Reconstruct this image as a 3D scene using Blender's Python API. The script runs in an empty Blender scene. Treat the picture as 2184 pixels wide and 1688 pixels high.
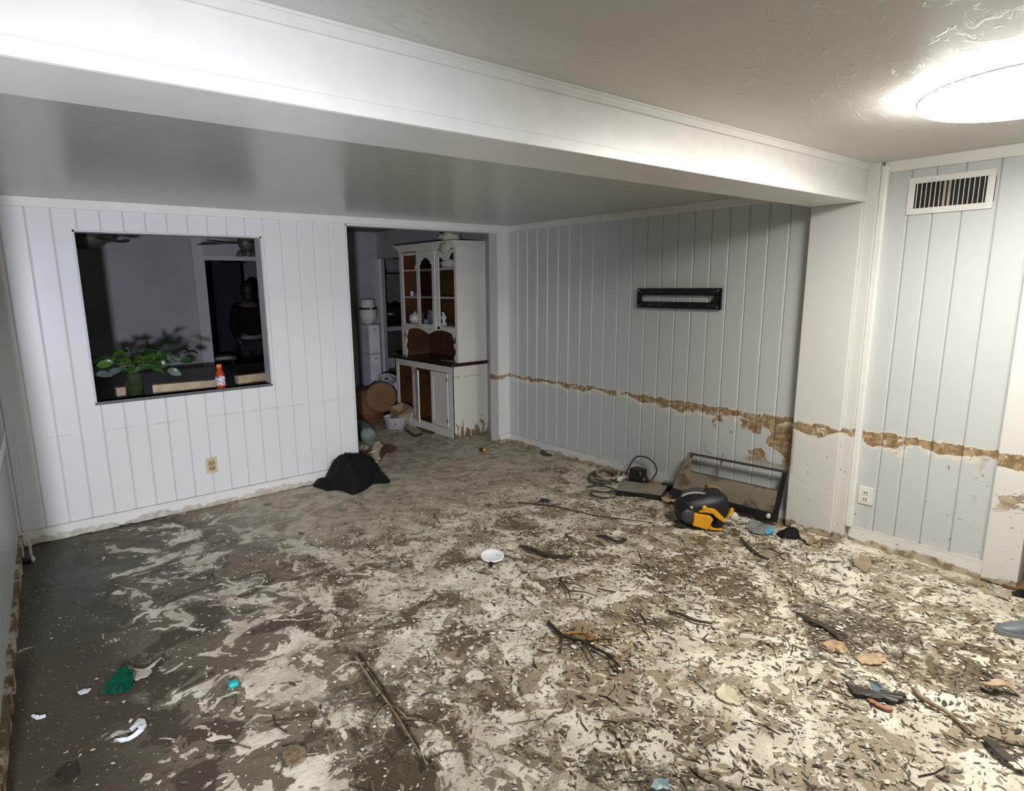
import bpy, bmesh, math, random
from mathutils import Vector, Matrix, noise as mnoise
random.seed(7)
R_ = math.radians
S = bpy.context.scene
COL = S.collection

# ------------------------------------------------------------------ camera
W, H = 2184.0, 1688.0
CAM = Vector((-4.33202, -5.10124, 1.72))
YAW, PIT, ROL, F, OX, OY = 0.667821, 0.192038, -0.0131268, 1321.48, -53.96, 19.197
def _basis():
    cy, sy, cp, sp = math.cos(YAW), math.sin(YAW), math.cos(PIT), math.sin(PIT)
    f = Vector((sy*cp, cy*cp, -sp)); r = Vector((cy, -sy, 0)); u = r.cross(f)
    c, s = math.cos(ROL), math.sin(ROL)
    return c*r + s*u, -s*r + c*u, f
CR, CU, CF = _basis()
def ray(px, py):
    return CF + CR*((px - W/2 - OX)/F) - CU*((py - H/2 - OY)/F)
def at(px, py, ax, val):
    d = ray(px, py); return CAM + d*((val - CAM[ax])/d[ax])
def fl(px, py, z=0.0): return at(px, py, 2, z)
cd = bpy.data.cameras.new('camera'); cam = bpy.data.objects.new('camera', cd); COL.objects.link(cam)
cd.sensor_fit = 'HORIZONTAL'; cd.sensor_width = 36; cd.lens = F/W*36
cd.shift_x = -OX/W; cd.shift_y = OY/W; cd.clip_start = 0.05
M = Matrix((CR, CU, -CF)).transposed().to_4x4(); M.translation = CAM
cam.matrix_world = M
S.camera = cam

# ------------------------------------------------------------------ world, lights, exposure
wd = bpy.data.worlds.new('world'); S.world = wd; wd.use_nodes = True
wd.node_tree.nodes['Background'].inputs[0].default_value = (0.5, 0.6, 0.8, 1)
wd.node_tree.nodes['Background'].inputs[1].default_value = 0.02
S.view_settings.view_transform = 'Standard'; S.view_settings.look = 'None'
S.view_settings.exposure = 0.22; S.view_settings.gamma = 1.0; S.view_settings.use_curve_mapping = False
LAMP_EMIT = 59.0
ld = bpy.data.lights.new('hand_torch', 'SPOT'); ld.energy = 660; ld.color = (0.88, 0.91, 1.0); ld.shadow_soft_size = 0.07
ld.spot_size = R_(68); ld.spot_blend = 1.0
lo = bpy.data.objects.new('hand_torch', ld); lo.location = (-4.87, -5.68, 1.45); COL.objects.link(lo)
lo.rotation_euler = (Vector((-2.75, 0, .82))-Vector(lo.location)).to_track_quat('-Z', 'Y').to_euler()

# ------------------------------------------------------------------ node helpers
class NT:
    def __init__(s, name, rough=0.6, metal=0.0, spec=0.5):
        s.m = bpy.data.materials.new(name); s.m.use_nodes = True; s.t = s.m.node_tree
        s.b = s.t.nodes['Principled BSDF']
        s.b.inputs['Roughness'].default_value = rough; s.b.inputs['Metallic'].default_value = metal
        s.b.inputs['Specular IOR Level'].default_value = spec
        s.p = s.t.nodes.new('ShaderNodeNewGeometry').outputs['Position']
        s._sep = None
    def new(s, t): return s.t.nodes.new(t)
    def put(s, sock, v):
        if isinstance(v, bpy.types.NodeSocket): s.t.links.new(v, sock)
        elif isinstance(v, (tuple, list)): sock.default_value = (*v, 1) if len(v) == 3 and sock.type == 'RGBA' else v
        else: sock.default_value = v
    @property
    def xyz(s):
        if not s._sep:
            n = s.new('ShaderNodeSeparateXYZ'); s.put(n.inputs[0], s.p); s._sep = n.outputs
        return s._sep
    def noise(s, scale, detail=3, rough=0.55, dist=0.0, vec=None, off=None, out=0):
        n = s.new('ShaderNodeTexNoise'); v = vec or s.p
        if off: 
            a = s.new('ShaderNodeVectorMath'); a.operation = 'ADD'; s.put(a.inputs[0], v); a.inputs[1].default_value = off; v = a.outputs[0]
        s.put(n.inputs['Vector'], v); n.inputs['Scale'].default_value = scale; n.inputs['Detail'].default_value = detail
        n.inputs['Roughness'].default_value = rough; n.inputs['Distortion'].default_value = dist
        return n.outputs[out]
    def voro(s, scale, vec=None, feature='F1', out=0):
        n = s.new('ShaderNodeTexVoronoi'); n.feature = feature; s.put(n.inputs['Vector'], vec or s.p); n.inputs['Scale'].default_value = scale
        return n.outputs[out]
    def mth(s, op, a, b=0.0, c=None):
        n = s.new('ShaderNodeMath'); n.operation = op; s.put(n.inputs[0], a); s.put(n.inputs[1], b)
        if c is not None: s.put(n.inputs[2], c)
        return n.outputs[0]
    def step(s, f, a, b, c=0.0, d=1.0):          # clamped smoothstep a..b -> c..d
        n = s.new('ShaderNodeMapRange'); n.interpolation_type = 'SMOOTHSTEP'
        s.put(n.inputs[0], f); s.put(n.inputs[1], a); s.put(n.inputs[2], b); s.put(n.inputs[3], c); s.put(n.inputs[4], d)
        return n.outputs[0]
    def mix(s, f, a, b):
        n = s.new('ShaderNodeMix'); n.data_type = 'RGBA'; s.put(n.inputs[0], f); s.put(n.inputs[6], a); s.put(n.inputs[7], b)
        return n.outputs[2]
    def scalevec(s, v3, vec=None):
        n = s.new('ShaderNodeVectorMath'); n.operation = 'MULTIPLY'; s.put(n.inputs[0], vec or s.p); n.inputs[1].default_value = v3
        return n.outputs[0]
    def warp(s, amt, scale):
        n = s.noise(scale, 3, out=1)
        a = s.new('ShaderNodeVectorMath'); a.operation = 'SUBTRACT'; s.put(a.inputs[0], n); a.inputs[1].default_value = (.5, .5, .5)
        b = s.new('ShaderNodeVectorMath'); b.operation = 'MULTIPLY_ADD'; s.put(b.inputs[0], a.outputs[0]); b.inputs[1].default_value = (amt,)*3; s.put(b.inputs[2], s.p)
        return b.outputs[0]
    def blob(s, cx, cy, r, ax=(0, 1), vec=None):  # 1 at the centre, 0 at distance r, in two axes
        o = s.xyz
        if vec is not None:
            n = s.new('ShaderNodeSeparateXYZ'); s.put(n.inputs[0], vec); o = n.outputs
        dx = s.mth('SUBTRACT', o[ax[0]], cx); dy = s.mth('SUBTRACT', o[ax[1]], cy)
        d = s.mth('SQRT', s.mth('ADD', s.mth('MULTIPLY', dx, dx), s.mth('MULTIPLY', dy, dy)))
        return s.step(d, 0.0, r, 1.0, 0.0)
    def bump(s, h, strength=0.3, dist=0.01, prev=None):
        n = s.new('ShaderNodeBump'); n.inputs['Strength'].default_value = strength; n.inputs['Distance'].default_value = dist
        s.put(n.inputs['Height'], h)
        if prev is not None: s.put(n.inputs['Normal'], prev)
        s.put(s.b.inputs['Normal'], n.outputs[0]); return n.outputs[0]
    def color(s, c): s.put(s.b.inputs['Base Color'], c); return s.m

_cache = {}
def mat(name, c, rough=0.6, metal=0.0, var=0.12, scale=9.0, bump=0.0, spec=0.5):
    if name in _cache: return _cache[name]
    n = NT(name, rough, metal, spec)
    lo_ = tuple(x*(1-var) for x in c); hi = tuple(min(1, x*(1+var)) for x in c)
    f = n.noise(scale, 4)
    n.color(n.mix(n.step(f, .3, .7), lo_, hi))
    if bump: n.bump(n.noise(scale*4, 3), bump, 0.004)
    _cache[name] = n.m; return n.m

def muddy(name, c, amt=0.5, rough=0.5, mud=(.22, .17, .11), scale=9):
    if name in _cache: return _cache[name]
    n = NT(name, rough)
    f = n.noise(scale, 6, .65, .6)
    n.color(n.mix(n.step(f, 1-amt-.06, 1-amt+.04), c, n.mix(n.noise(scale*3), mud, tuple(x*1.5 for x in mud))))
    n.bump(f, .3, .004); _cache[name] = n.m; return n.m

WHITE = (.80, .79, .77)
def paint_mat(name, base, topline=False, line=.757, strong=1.0, edge_dirt=0.0, rough=.38, wet=True, faint=False):
    """painted boards with a flood line: a band of lifted paint over brown, specks below, mud at the foot"""
    n = NT(name, rough)
    x, y, z = n.xyz[0], n.xyz[1], n.xyz[2]
    col = n.mix(n.noise(1.3, 4), tuple(v*.95 for v in base), tuple(min(1, v*1.03) for v in base))
    bn = n.noise(7, 5, .6, .4)
    if faint:
        d = n.mth('ABSOLUTE', n.mth('SUBTRACT', z, n.mth('ADD', line-.006, n.mth('MULTIPLY', bn, .012))))
        ln = n.mth('MULTIPLY', n.step(d, .001, .006, 1, 0), n.step(n.noise(5, 4, off=(3, 1, 2)), .42, .62, 0, .55))
        col = n.mix(ln, col, (.46, .38, .30))
        below = n.step(z, line-.01, line+.01, .10, 0.0)
        col = n.mix(n.mth('MULTIPLY', below, n.noise(3, 3)), col, (.62, .56, .48))
        sp = n.mth('MULTIPLY', n.step(n.noise(38, 4, .6), .70, .74, 0, .75), n.step(z, line+.1, line-.1, 0, 1))
        col = n.mix(sp, col, (.30, .24, .18))
    else:
        zz = n.mth('ADD', z, n.mth('MULTIPLY', n.mth('SUBTRACT', n.noise(11, 5, .65, .6, off=(3, 3, 1)), .5), .075))
        w1 = n.step(n.noise(2.6, 2, off=(5, 0, 0)), .38, .62, .018, .055)
        reg = n.mth('MAXIMUM', n.step(y, -1.55, -1.95, 0, .045), n.step(y, -3.7, -3.95, 0, .05))
        w = n.mth('MULTIPLY', n.mth('ADD', w1, n.mth('MULTIPLY', reg, n.step(n.noise(4, 2, off=(9, 9, 0)), .4, .62, .1, 1.2))), strong)
        lowe = n.mth('SUBTRACT', line, w)
        inb = n.mth('MULTIPLY', n.step(zz, line-.003, line+.003, 1, 0), n.step(zz, n.mth('SUBTRACT', lowe, .004), n.mth('ADD', lowe, .004), 0, 1))
        tear = n.mth('MULTIPLY', n.step(n.noise(19, 4, .6, .8, off=(1, 2, 3)), .36, .39, 0, 1), n.step(n.noise(5.5, 3, .5, off=(2, 8, 1)), .28, .33, 0, 1))
        band = n.mth('MULTIPLY', inb, tear)
        # patches of lost paint under the band beside the pier
        zone = n.mth('MULTIPLY', n.mth('MULTIPLY', n.step(y, -2.36, -2.5, 0, 1), n.step(y, -3.16, -3.12, 0, 1)),
                     n.mth('MULTIPLY', n.step(z, .32, .46, 0, 1), n.step(z, .72, .68, 0, 1)))
        pz = n.mth('ADD', n.noise(6.5, 3, .5, .3, vec=n.scalevec((0, 1, 1))), n.step(y, -2.75, -3.1, -.02, .12))
        patch = n.mth('MULTIPLY', zone, n.step(pz, .545, .56, 0, 1))
        zone2 = n.mth('MULTIPLY', n.step(y, -4.1, -4.28, 0, 1), n.mth('MULTIPLY', n.step(z, .38, .48, 0, 1), n.step(z, .74, .70, 0, 1)))
        patch2 = n.mth('MULTIPLY', zone2, n.step(n.noise(9, 4, .6, .5), .55, .57, 0, .8))
        m = n.mth('MAXIMUM', n.mth('MAXIMUM', band, patch), patch2)
        halo = n.mth('MULTIPLY', n.step(zz, line+.012, line+.004, 0, 1), n.step(zz, n.mth('SUBTRACT', lowe, .05), n.mth('SUBTRACT', lowe, .01), 0, 1))
        col = n.mix(n.mth('MULTIPLY', halo, n.step(n.noise(12, 3), .40, .47, 0, .85)), col, (.80, .75, .66))
        brown = n.mix(n.step(n.noise(24, 4, .6), .4, .62), (.24, .155, .078), (.47, .345, .21))
        col = n.mix(m, col, brown)
        sp = n.mth('MULTIPLY', n.step(n.noise(30, 4, .62, .5), .665, .69, 0, 1), n.step(z, line+.02, line-.04, 0, 1))
        amt = n.mth('MULTIPLY', sp, n.step(y, -2.9, -3.2, .35, 1))
        col = n.mix(amt, col, (.30, .21, .12))
        n.bump(n.mth('ADD', n.mth('MULTIPLY', m, -1.0), n.mth('MULTIPLY', n.noise(24, 4), .25)), .5, .004)
    foot = n.mth('ADD', z, n.mth('MULTIPLY', n.mth('SUBTRACT', n.noise(6, 5, .65), .5), .16))
    if edge_dirt:
        col = n.mix(n.mth('MULTIPLY', n.step(foot, .045, .03, 0, 1), edge_dirt), col, n.mix(n.step(n.noise(22, 4, .6), .4, .6), (.26, .20, .12), (.52, .45, .34)))
        if topline:
            tl = n.mth('ABSOLUTE', n.mth('SUBTRACT', z, .103))
            col = n.mix(n.mth('MULTIPLY', n.step(tl, .002, .007, 1, 0), n.mth('MULTIPLY', n.noise(8, 4), .9)), col, (.34, .26, .17))
    return n.color(col)

BLUE = (.61, .655, .685)
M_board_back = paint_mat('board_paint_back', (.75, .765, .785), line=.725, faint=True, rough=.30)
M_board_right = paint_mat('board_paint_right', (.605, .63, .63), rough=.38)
M_pier = paint_mat('pier_paint', (.74, .735, .715), rough=.4, edge_dirt=1.0)
M_trim = mat('white_trim_paint', WHITE, .35, var=.03)
M_base_back = paint_mat('baseboard_paint_back', WHITE, True, line=.725, faint=True, edge_dirt=.6)
M_base_right = paint_mat('baseboard_paint_right', WHITE, True, edge_dirt=1.0)
M_backing = mat('panel_backing', (.50, .53, .55), .6, var=.05)

# ceiling: cool white semi-gloss, brushed plaster relief
def ceil_mat(name, c, rough, rel):
    n = NT(name, rough, spec=.45)
    n.color(n.mix(n.noise(.9, 3), tuple(v*.96 for v in c), c))
    a = n.noise(7, 6, .6, 1.2, vec=n.scalevec((1, 2.2, 1))); b = n.noise(2.2, 2)
    n.bump(n.mth('ADD', n.mth('MULTIPLY', n.step(a, .55, .66), n.step(b, .35, .6, .25, 1)), n.mth('MULTIPLY', b, .6)), rel, .006)
    return n.m
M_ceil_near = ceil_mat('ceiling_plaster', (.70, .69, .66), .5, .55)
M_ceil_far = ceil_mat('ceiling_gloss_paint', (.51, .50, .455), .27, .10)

# ------------------------------------------------------------------ mesh helpers
class MB:
    def __init__(s): s.v = []; s.f = []; s.mi = []; s.cur = 0
    def add(s, vs, fs, mi=None):
        k = len(s.v); s.v += [tuple(v) for v in vs]; s.f += [tuple(i+k for i in f) for f in fs]; s.mi += [s.cur if mi is None else mi]*len(fs); return s
    def box(s, x0, x1, y0, y1, z0, z1):
        vs = [(x, y, z) for z in (z0, z1) for y in (y0, y1) for x in (x0, x1)]
        return s.add(vs, [(0, 2, 3, 1), (4, 5, 7, 6), (0, 1, 5, 4), (1, 3, 7, 5), (3, 2, 6, 7), (2, 0, 4, 6)])
    def hexa(s, lo4, hi4):      # two quads, same winding (ccw seen from hi side)
        vs = list(lo4)+list(hi4)
        return s.add(vs, [(3, 2, 1, 0), (4, 5, 6, 7), (0, 1, 5, 4), (1, 2, 6, 5), (2, 3, 7, 6), (3, 0, 4, 7)])
    def beam(s, a, b, w, h, up=Vector((0, 0, 1))):
        a, b = Vector(a), Vector(b); d = (b-a).normalized(); r = d.cross(up)
        if r.length < 1e-4: r = d.cross(Vector((1, 0, 0)))
        r.normalize(); u = r.cross(d)
        def q(p): return [p-r*w/2-u*h/2, p+r*w/2-u*h/2, p+r*w/2+u*h/2, p-r*w/2+u*h/2]
        return s.hexa(q(a), q(b))
    def tube(s, pts, r, n=8, taper=None):
        pts = [Vector(p) for p in pts]; k = len(s.v); m = len(pts)
        up = Vector((0, 0, 1)); prev = None
        for i, p in enumerate(pts):
            d = (pts[min(i+1, m-1)]-pts[max(i-1, 0)]).normalized()
            if prev is None: prev = d.cross(up) if d.cross(up).length > .05 else d.cross(Vector((1, 0, 0)))
            a = (prev - d*prev.dot(d)).normalized(); prev = a; b = d.cross(a)
            rr = r if taper is None else r*taper[min(i, len(taper)-1)]
            for j in range(n):
                t = 2*math.pi*j/n; s.v.append(tuple(p+a*math.cos(t)*rr+b*math.sin(t)*rr))
        for i in range(m-1):
            for j in range(n):
                s.f.append((k+i*n+j, k+i*n+(j+1) % n, k+(i+1)*n+(j+1) % n, k+(i+1)*n+j)); s.mi.append(s.cur)
        s.f.append(tuple(k+j for j in reversed(range(n)))); s.f.append(tuple(k+(m-1)*n+j for j in range(n))); s.mi += [s.cur]*2
        return s
    def lathe(s, prof, n=24, c=(0, 0, 0), mtx=None, close=True):
        k = len(s.v); c = Vector(c)
        for (r, z) in prof:
            for j in range(n):
                t = 2*math.pi*j/n; p = Vector((r*math.cos(t), r*math.sin(t), z))
                if mtx is not None: p = mtx @ p
                s.v.append(tuple(p+c))
        for i in range(len(prof)-1):
            for j in range(n):
                s.f.append((k+i*n+j, k+i*n+(j+1) % n, k+(i+1)*n+(j+1) % n, k+(i+1)*n+j)); s.mi.append(s.cur)
        if close:
            s.f.append(tuple(k+j for j in reversed(range(n)))); s.f.append(tuple(k+(len(prof)-1)*n+j for j in range(n))); s.mi += [s.cur]*2
        return s
    def prism(s, pts, ext):     # closed polygon of 3d points extruded by vector
        n = len(pts); ext = Vector(ext); a = [Vector(p) for p in pts]
        return s.add(a+[p+ext for p in a], [tuple(reversed(range(n))), tuple(range(n, 2*n))]+[(i, (i+1) % n, n+(i+1) % n, n+i) for i in range(n)])
    def blob(s, c, r, seg=16, rings=10, nz=0.0, ns=3.0, mtx=None, seed=0.0, p=1.0):
        c = Vector(c); k = len(s.v)
        def sp(v, e): return math.copysign(abs(v)**e, v)
        for i in range(rings+1):
            ph = math.pi*i/rings
            for j in range(seg):
                th = 2*math.pi*j/seg
                d = Vector((sp(math.sin(ph), p)*sp(math.cos(th), p), sp(math.sin(ph), p)*sp(math.sin(th), p), -sp(math.cos(ph), p)))
                q = 1+nz*mnoise.noise(d*ns+Vector((seed, seed*2, 0)))
                v = Vector((d.x*r[0]*q, d.y*r[1]*q, d.z*r[2]*q))
                if mtx is not None: v = mtx @ v
                s.v.append(tuple(c+v))
        for i in range(rings):
            for j in range(seg):
                s.f.append((k+i*seg+j, k+i*seg+(j+1) % seg, k+(i+1)*seg+(j+1) % seg, k+(i+1)*seg+j)); s.mi.append(s.cur)
        return s
    def build(s, name, m, parent=None, smooth=False, bevel=0.0, origin=None):
        me = bpy.data.meshes.new(name)
        if not isinstance(m, (list, tuple)): m = [m]
        vs = s.v; o0 = Vector((0, 0, 0))
        if origin is None and parent is not None and parent.type == 'EMPTY': o0 = parent['_o'] and Vector(parent['_o'])
        elif origin is not None: o0 = Vector(origin)
        me.from_pydata([tuple(Vector(v)-o0) for v in vs], [], s.f)
        for q in m: me.materials.append(q)
        me.polygons.foreach_set('material_index', s.mi)
        if smooth: me.polygons.foreach_set('use_smooth', [True]*len(s.f))
        bm = bmesh.new(); bm.from_mesh(me); bmesh.ops.remove_doubles(bm, verts=bm.verts, dist=1e-5)
        bmesh.ops.recalc_face_normals(bm, faces=bm.faces); bm.to_mesh(me); bm.free(); me.update()
        o = bpy.data.objects.new(name, me); COL.objects.link(o)
        if parent is not None:
            o.parent = parent
            if parent.type != 'EMPTY':
                po = Vector(parent.get('_o', (0, 0, 0)))
                o.location = o0 - po if origin is not None or o0.length else -po if po.length else Vector((0, 0, 0))
        else: o.location = o0
        o['_o'] = tuple(o0)
        if bevel:
            b = o.modifiers.new('bevel', 'BEVEL'); b.width = bevel; b.segments = 2; b.limit_method = 'ANGLE'; b.angle_limit = .6
        return o
def tag(o, label=None, cat=None, group=None, kind=None):
    if label: o['label'] = label
    if cat: o['category'] = cat
    if group: o['group'] = group
    if kind: o['kind'] = kind
    return o
def thing(name, label, cat, loc, group=None, rz=0.0):
    o = bpy.data.objects.new(name, None); COL.objects.link(o); o.location = loc; o.rotation_euler.z = rz
    o['_o'] = tuple(Vector(loc)); o.empty_display_size = .05
    return tag(o, label, cat, group)
def struct(o, label=None, cat=None): 
    o['kind'] = 'structure'
    return tag(o, label, cat)
def boxo(name, b, m, parent=None, bevel=0.0): return MB().box(*b).build(name, m, parent, bevel=bevel)

# ------------------------------------------------------------------ floor
YB, ZB, YC = -3.438, 2.183, -3.130      # beam front, beam underside, beam back
HC, HN = 2.310, 2.405                   # ceiling heights, far part / near part
def floor_mat():
    n = NT('floor_mud_and_paint', .5, spec=.4)
    x, y = n.xyz[0], n.xyz[1]
    wv = n.warp(.22, 2.2)
    flat = n.scalevec((1, 1, 0), wv)
    big = n.noise(.9, 3, .5, vec=flat)
    # how much pale paint/plaster shows: none at the left edge, most at the right front
    bb_ = n.mth('SUBTRACT', big, .5)
    left = n.step(n.mth('ADD', x, n.mth('MULTIPLY', bb_, 1.3)), -4.05, -2.1, 0, 1)
    strip_ = n.mth('MULTIPLY', n.step(n.mth('ADD', x, n.mth('MULTIPLY', bb_, .8)), -4.25, -3.75, 1, 0), 1.0)
    corner = n.mth('MULTIPLY', n.step(y, -.9, -.35, 0, 1), n.step(x, -3.2, -3.9, 0, 1))
    far = n.step(n.mth('ADD', y, n.mth('MULTIPLY', bb_, 1.6)), -1.75, -.95, 0, 1)
    farr = n.mth('MULTIPLY', far, n.step(x, -3.5, -2.6, 0, 1))
    gray = n.noise(1.9, 4, .55, .5, vec=flat, off=(4, 0, 0))
    f = n.noise(3.6, 7, .60, .7, vec=flat, off=(0, 7, 0))
    thr = n.step(left, 0, 1, .53, .488)
    q0 = fl(1450, 1190); thr = n.mth('ADD', thr, n.mth('MULTIPLY', n.blob(q0.x, q0.y, 1.0), .05))
    thr = n.mth('ADD', thr, n.mth('MULTIPLY', strip_, .14))
    thr = n.mth('ADD', thr, n.mth('MULTIPLY', corner, .08))
    mud = n.mix(left, (.070, .055, .037), (.150, .112, .068))
    mid = n.mix(left, (.165, .140, .100), (.36, .295, .205))
    mid2 = n.mth('MAXIMUM', n.step(f, n.mth('SUBTRACT', thr, .055), n.mth('SUBTRACT', thr, .045), 0, .9), n.step(gray, .52, .54, 0, .75))
    mid2 = n.mth('MULTIPLY', mid2, n.step(strip_, .3, .9, 1, .12))
    mud = n.mix(mid2, mud, mid)
    p1 = n.step(f, thr, n.mth('ADD', thr, .008), 0, 1)
    f2 = n.noise(8.5, 5, .58, 1.3, vec=n.scalevec((1, 1, 0)), off=(2, 2, 0))
    hole = n.step(f2, .40, .42, n.step(left, 0, 1, .3, .85), 0)
    p1 = n.mth('MULTIPLY', p1, n.mth('SUBTRACT', 1.0, hole))
    thr2 = n.mth('ADD', n.step(left, 0, 1, .605, .575), n.mth('MULTIPLY', strip_, .12))
    p2 = n.mth('MULTIPLY', n.step(f2, thr2, n.mth('ADD', thr2, .012), 0, .95), n.step(farr, .3, 1, 1, .15))
    pale = n.mix(n.step(n.noise(5, 4, vec=flat), .38, .62), (.54, .48, .38), (.78, .72, .605))
    pm = n.mth('MAXIMUM', p1, p2)
    col = n.mix(pm, mud, pale)
    # trodden grey mud towards the doorway
    wavy = n.noise(5, 5, .6, 1.6, vec=n.scalevec((1, 1, 0)))
    fm = n.mix(n.step(wavy, .36, .62), (.31, .265, .195), (.58, .515, .41))
    col = n.mix(n.mth('MULTIPLY', farr, .88), col, fm)
    # short dark streaks of mould and leaf
    f3 = n.noise(17, 4, .6, 2.2, vec=n.scalevec((1, 1, 0)), off=(6, 1, 0))
    stk = n.mth('MULTIPLY', n.step(f3, .60, .625, 0, .9), n.mth('MULTIPLY', n.step(left, .15, .7, 0, 1), n.step(farr, .2, .9, 1, .25)))
    col = n.mix(stk, col, (.075, .056, .034))
    # dark leaf mould patches
    dk = n.noise(2.4, 7, .68, .5, vec=flat, off=(11, 3, 0))
    p = fl(790, 1560); q = fl(1800, 1340); r = fl(2080, 1480); t = fl(1420, 1665)
    dz = n.mth('MAXIMUM', n.mth('MAXIMUM', n.blob(p.x, p.y, .55), n.blob(q.x, q.y, .65)), n.mth('MAXIMUM', n.blob(r.x, r.y, .5), n.blob(t.x, t.y, .35)))
    dks = n.step(n.mth('ADD', dk, n.mth('MULTIPLY', dz, .13)), .575, .66, 0, .85)
    dks = n.mth('MULTIPLY', dks, n.step(n.noise(45, 4, .7), .36, .5, .3, 1))
    col = n.mix(dks, col, n.mix(n.noise(30), (.035, .028, .018), (.12, .09, .055)))
    # rust-brown stain
    o = fl(1270, 1380); st = n.mth('MULTIPLY', n.blob(o.x, o.y, .42), n.step(n.noise(11, 5, .65), .42, .6, 0, 1))
    col = n.mix(n.mth('MULTIPLY', st, .8), col, (.26, .15, .055))
    # fine specks
    sp = n.step(n.noise(70, 3, .6), .65, .67, 0, .7)
    col = n.mix(n.mth('MULTIPLY', sp, n.step(left, 0, .6, .35, 1)), col, (.07, .055, .035))
    sp2 = n.step(n.noise(55, 3, .6, off=(3, 3, 3)), .67, .69, 0, .75)
    col = n.mix(n.mth('MULTIPLY', sp2, n.step(farr, .2, .8, 1, .3)), col, (.66, .61, .52))
    b = n.bump(n.mth('ADD', n.mth('MULTIPLY', pm, -.5), n.mth('ADD', n.mth('MULTIPLY', f2, .6), n.mth('MULTIPLY', n.noise(48, 4, .65), .55))), .75, .012)
    n.put(n.b.inputs['Roughness'], n.step(gray, .4, .6, .42, .68))
    return n.color(col)
M_floor = floor_mat()
def floor_h(x, y):
    k = max(0, min(1, (x+4.3)/1.4))*max(.25, min(1, (-.6-y)/1.2))
    v = Vector((x, y, 0))
    h = .008*mnoise.noise(v*2.1)+k*(.010*mnoise.noise(v*7)+.006*mnoise.noise(v*17+Vector((3, 1, 0))))+.003*mnoise.noise(v*9)
    edge = min(1, max(0, -x/.25))
    return h-.004
xs = [-7.0, -6.0, -5.2]+[-4.7+.028*i for i in range(175)]+[.3, .8, 1.6, 3.2]
ys = [-7.0, -6.2, -5.5]+[-5.0+.028*i for i in range(206)]+[.95, 1.5, 2.2, 3.0, 4.5, 7.2]
fb = MB(); nx = len(xs)
fb.v = [(x, y, floor_h(x, y) if (-4.8 < x < .25 and -5.1 < y < .9) else 0) for y in ys for x in xs]
fb.f = [(j*nx+i, j*nx+i+1, (j+1)*nx+i+1, (j+1)*nx+i) for j in range(len(ys)-1) for i in range(nx-1)]
fb.mi = [0]*len(fb.f)
struct(fb.build('floor', M_floor, smooth=True), 'bare floor under drying brown mud, leaf litter and flaked pale paint')

# ------------------------------------------------------------------ ceilings
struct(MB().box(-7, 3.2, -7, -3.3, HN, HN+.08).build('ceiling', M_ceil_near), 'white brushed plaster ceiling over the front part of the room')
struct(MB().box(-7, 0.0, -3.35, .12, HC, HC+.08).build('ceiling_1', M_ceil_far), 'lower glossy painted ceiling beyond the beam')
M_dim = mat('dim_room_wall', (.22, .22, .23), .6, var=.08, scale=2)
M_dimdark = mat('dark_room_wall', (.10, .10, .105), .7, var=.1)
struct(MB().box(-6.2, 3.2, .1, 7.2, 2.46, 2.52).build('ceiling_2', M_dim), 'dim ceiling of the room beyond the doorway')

# beam
bx = struct(MB().box(-7, .1, YB, YC, ZB, HN+.02).build('ceiling_beam', M_trim, bevel=.003), 'white boxed ceiling beam across the room')
struct(MB().box(-7, 0, YB-.014, YB, 2.368, HN).box(-7, 0, YB-.020, YB-.014, 2.395, HN).build('trim_1', M_trim, bevel=.002), 'flat white board along the top of the beam face')
struct(MB().box(-7, -.05, YB-.008, YB, ZB, ZB+.040).build('trim_2', M_trim, bevel=.002), 'narrow white board along the bottom of the beam face')

# ------------------------------------------------------------------ boards
def board(parent, m, axis, a0, a1, z0, z1, face, sgn, th=.014, ch=.0075, extra=()):
    """one vertical board; axis 0 runs along x (face at y), axis 1 along y (face at x); sgn: direction of the room.
    extra: further (a0, a1, z0, z1) rectangles of the same notched board; edges shared between pieces stay square"""
    pcs = [(a0, a1, z0, z1)]+list(extra); lo_a = min(p[0] for p in pcs); hi_a = max(p[1] for p in pcs); mb = MB()
    for (a0, a1, z0, z1) in pcs:
        cl = ch if abs(a0-lo_a) < 1e-6 else 0.0; cr = ch if abs(a1-hi_a) < 1e-6 else 0.0
        if cl: a0 += .0008
        if cr: a1 -= .0008
        prof = [(a0, th)]+([(a0, cl), (a0+cl, 0)] if cl else [(a0, 0)])+([(a1-cr, 0), (a1, cr)] if cr else [(a1, 0)])+[(a1, th)]
        mb.prism([(q, face-sgn*d, z0) if axis == 0 else (face-sgn*d, q, z0) for (q, d) in prof], (0, 0, z1-z0))
    return mb.build('board', m, parent)

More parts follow.
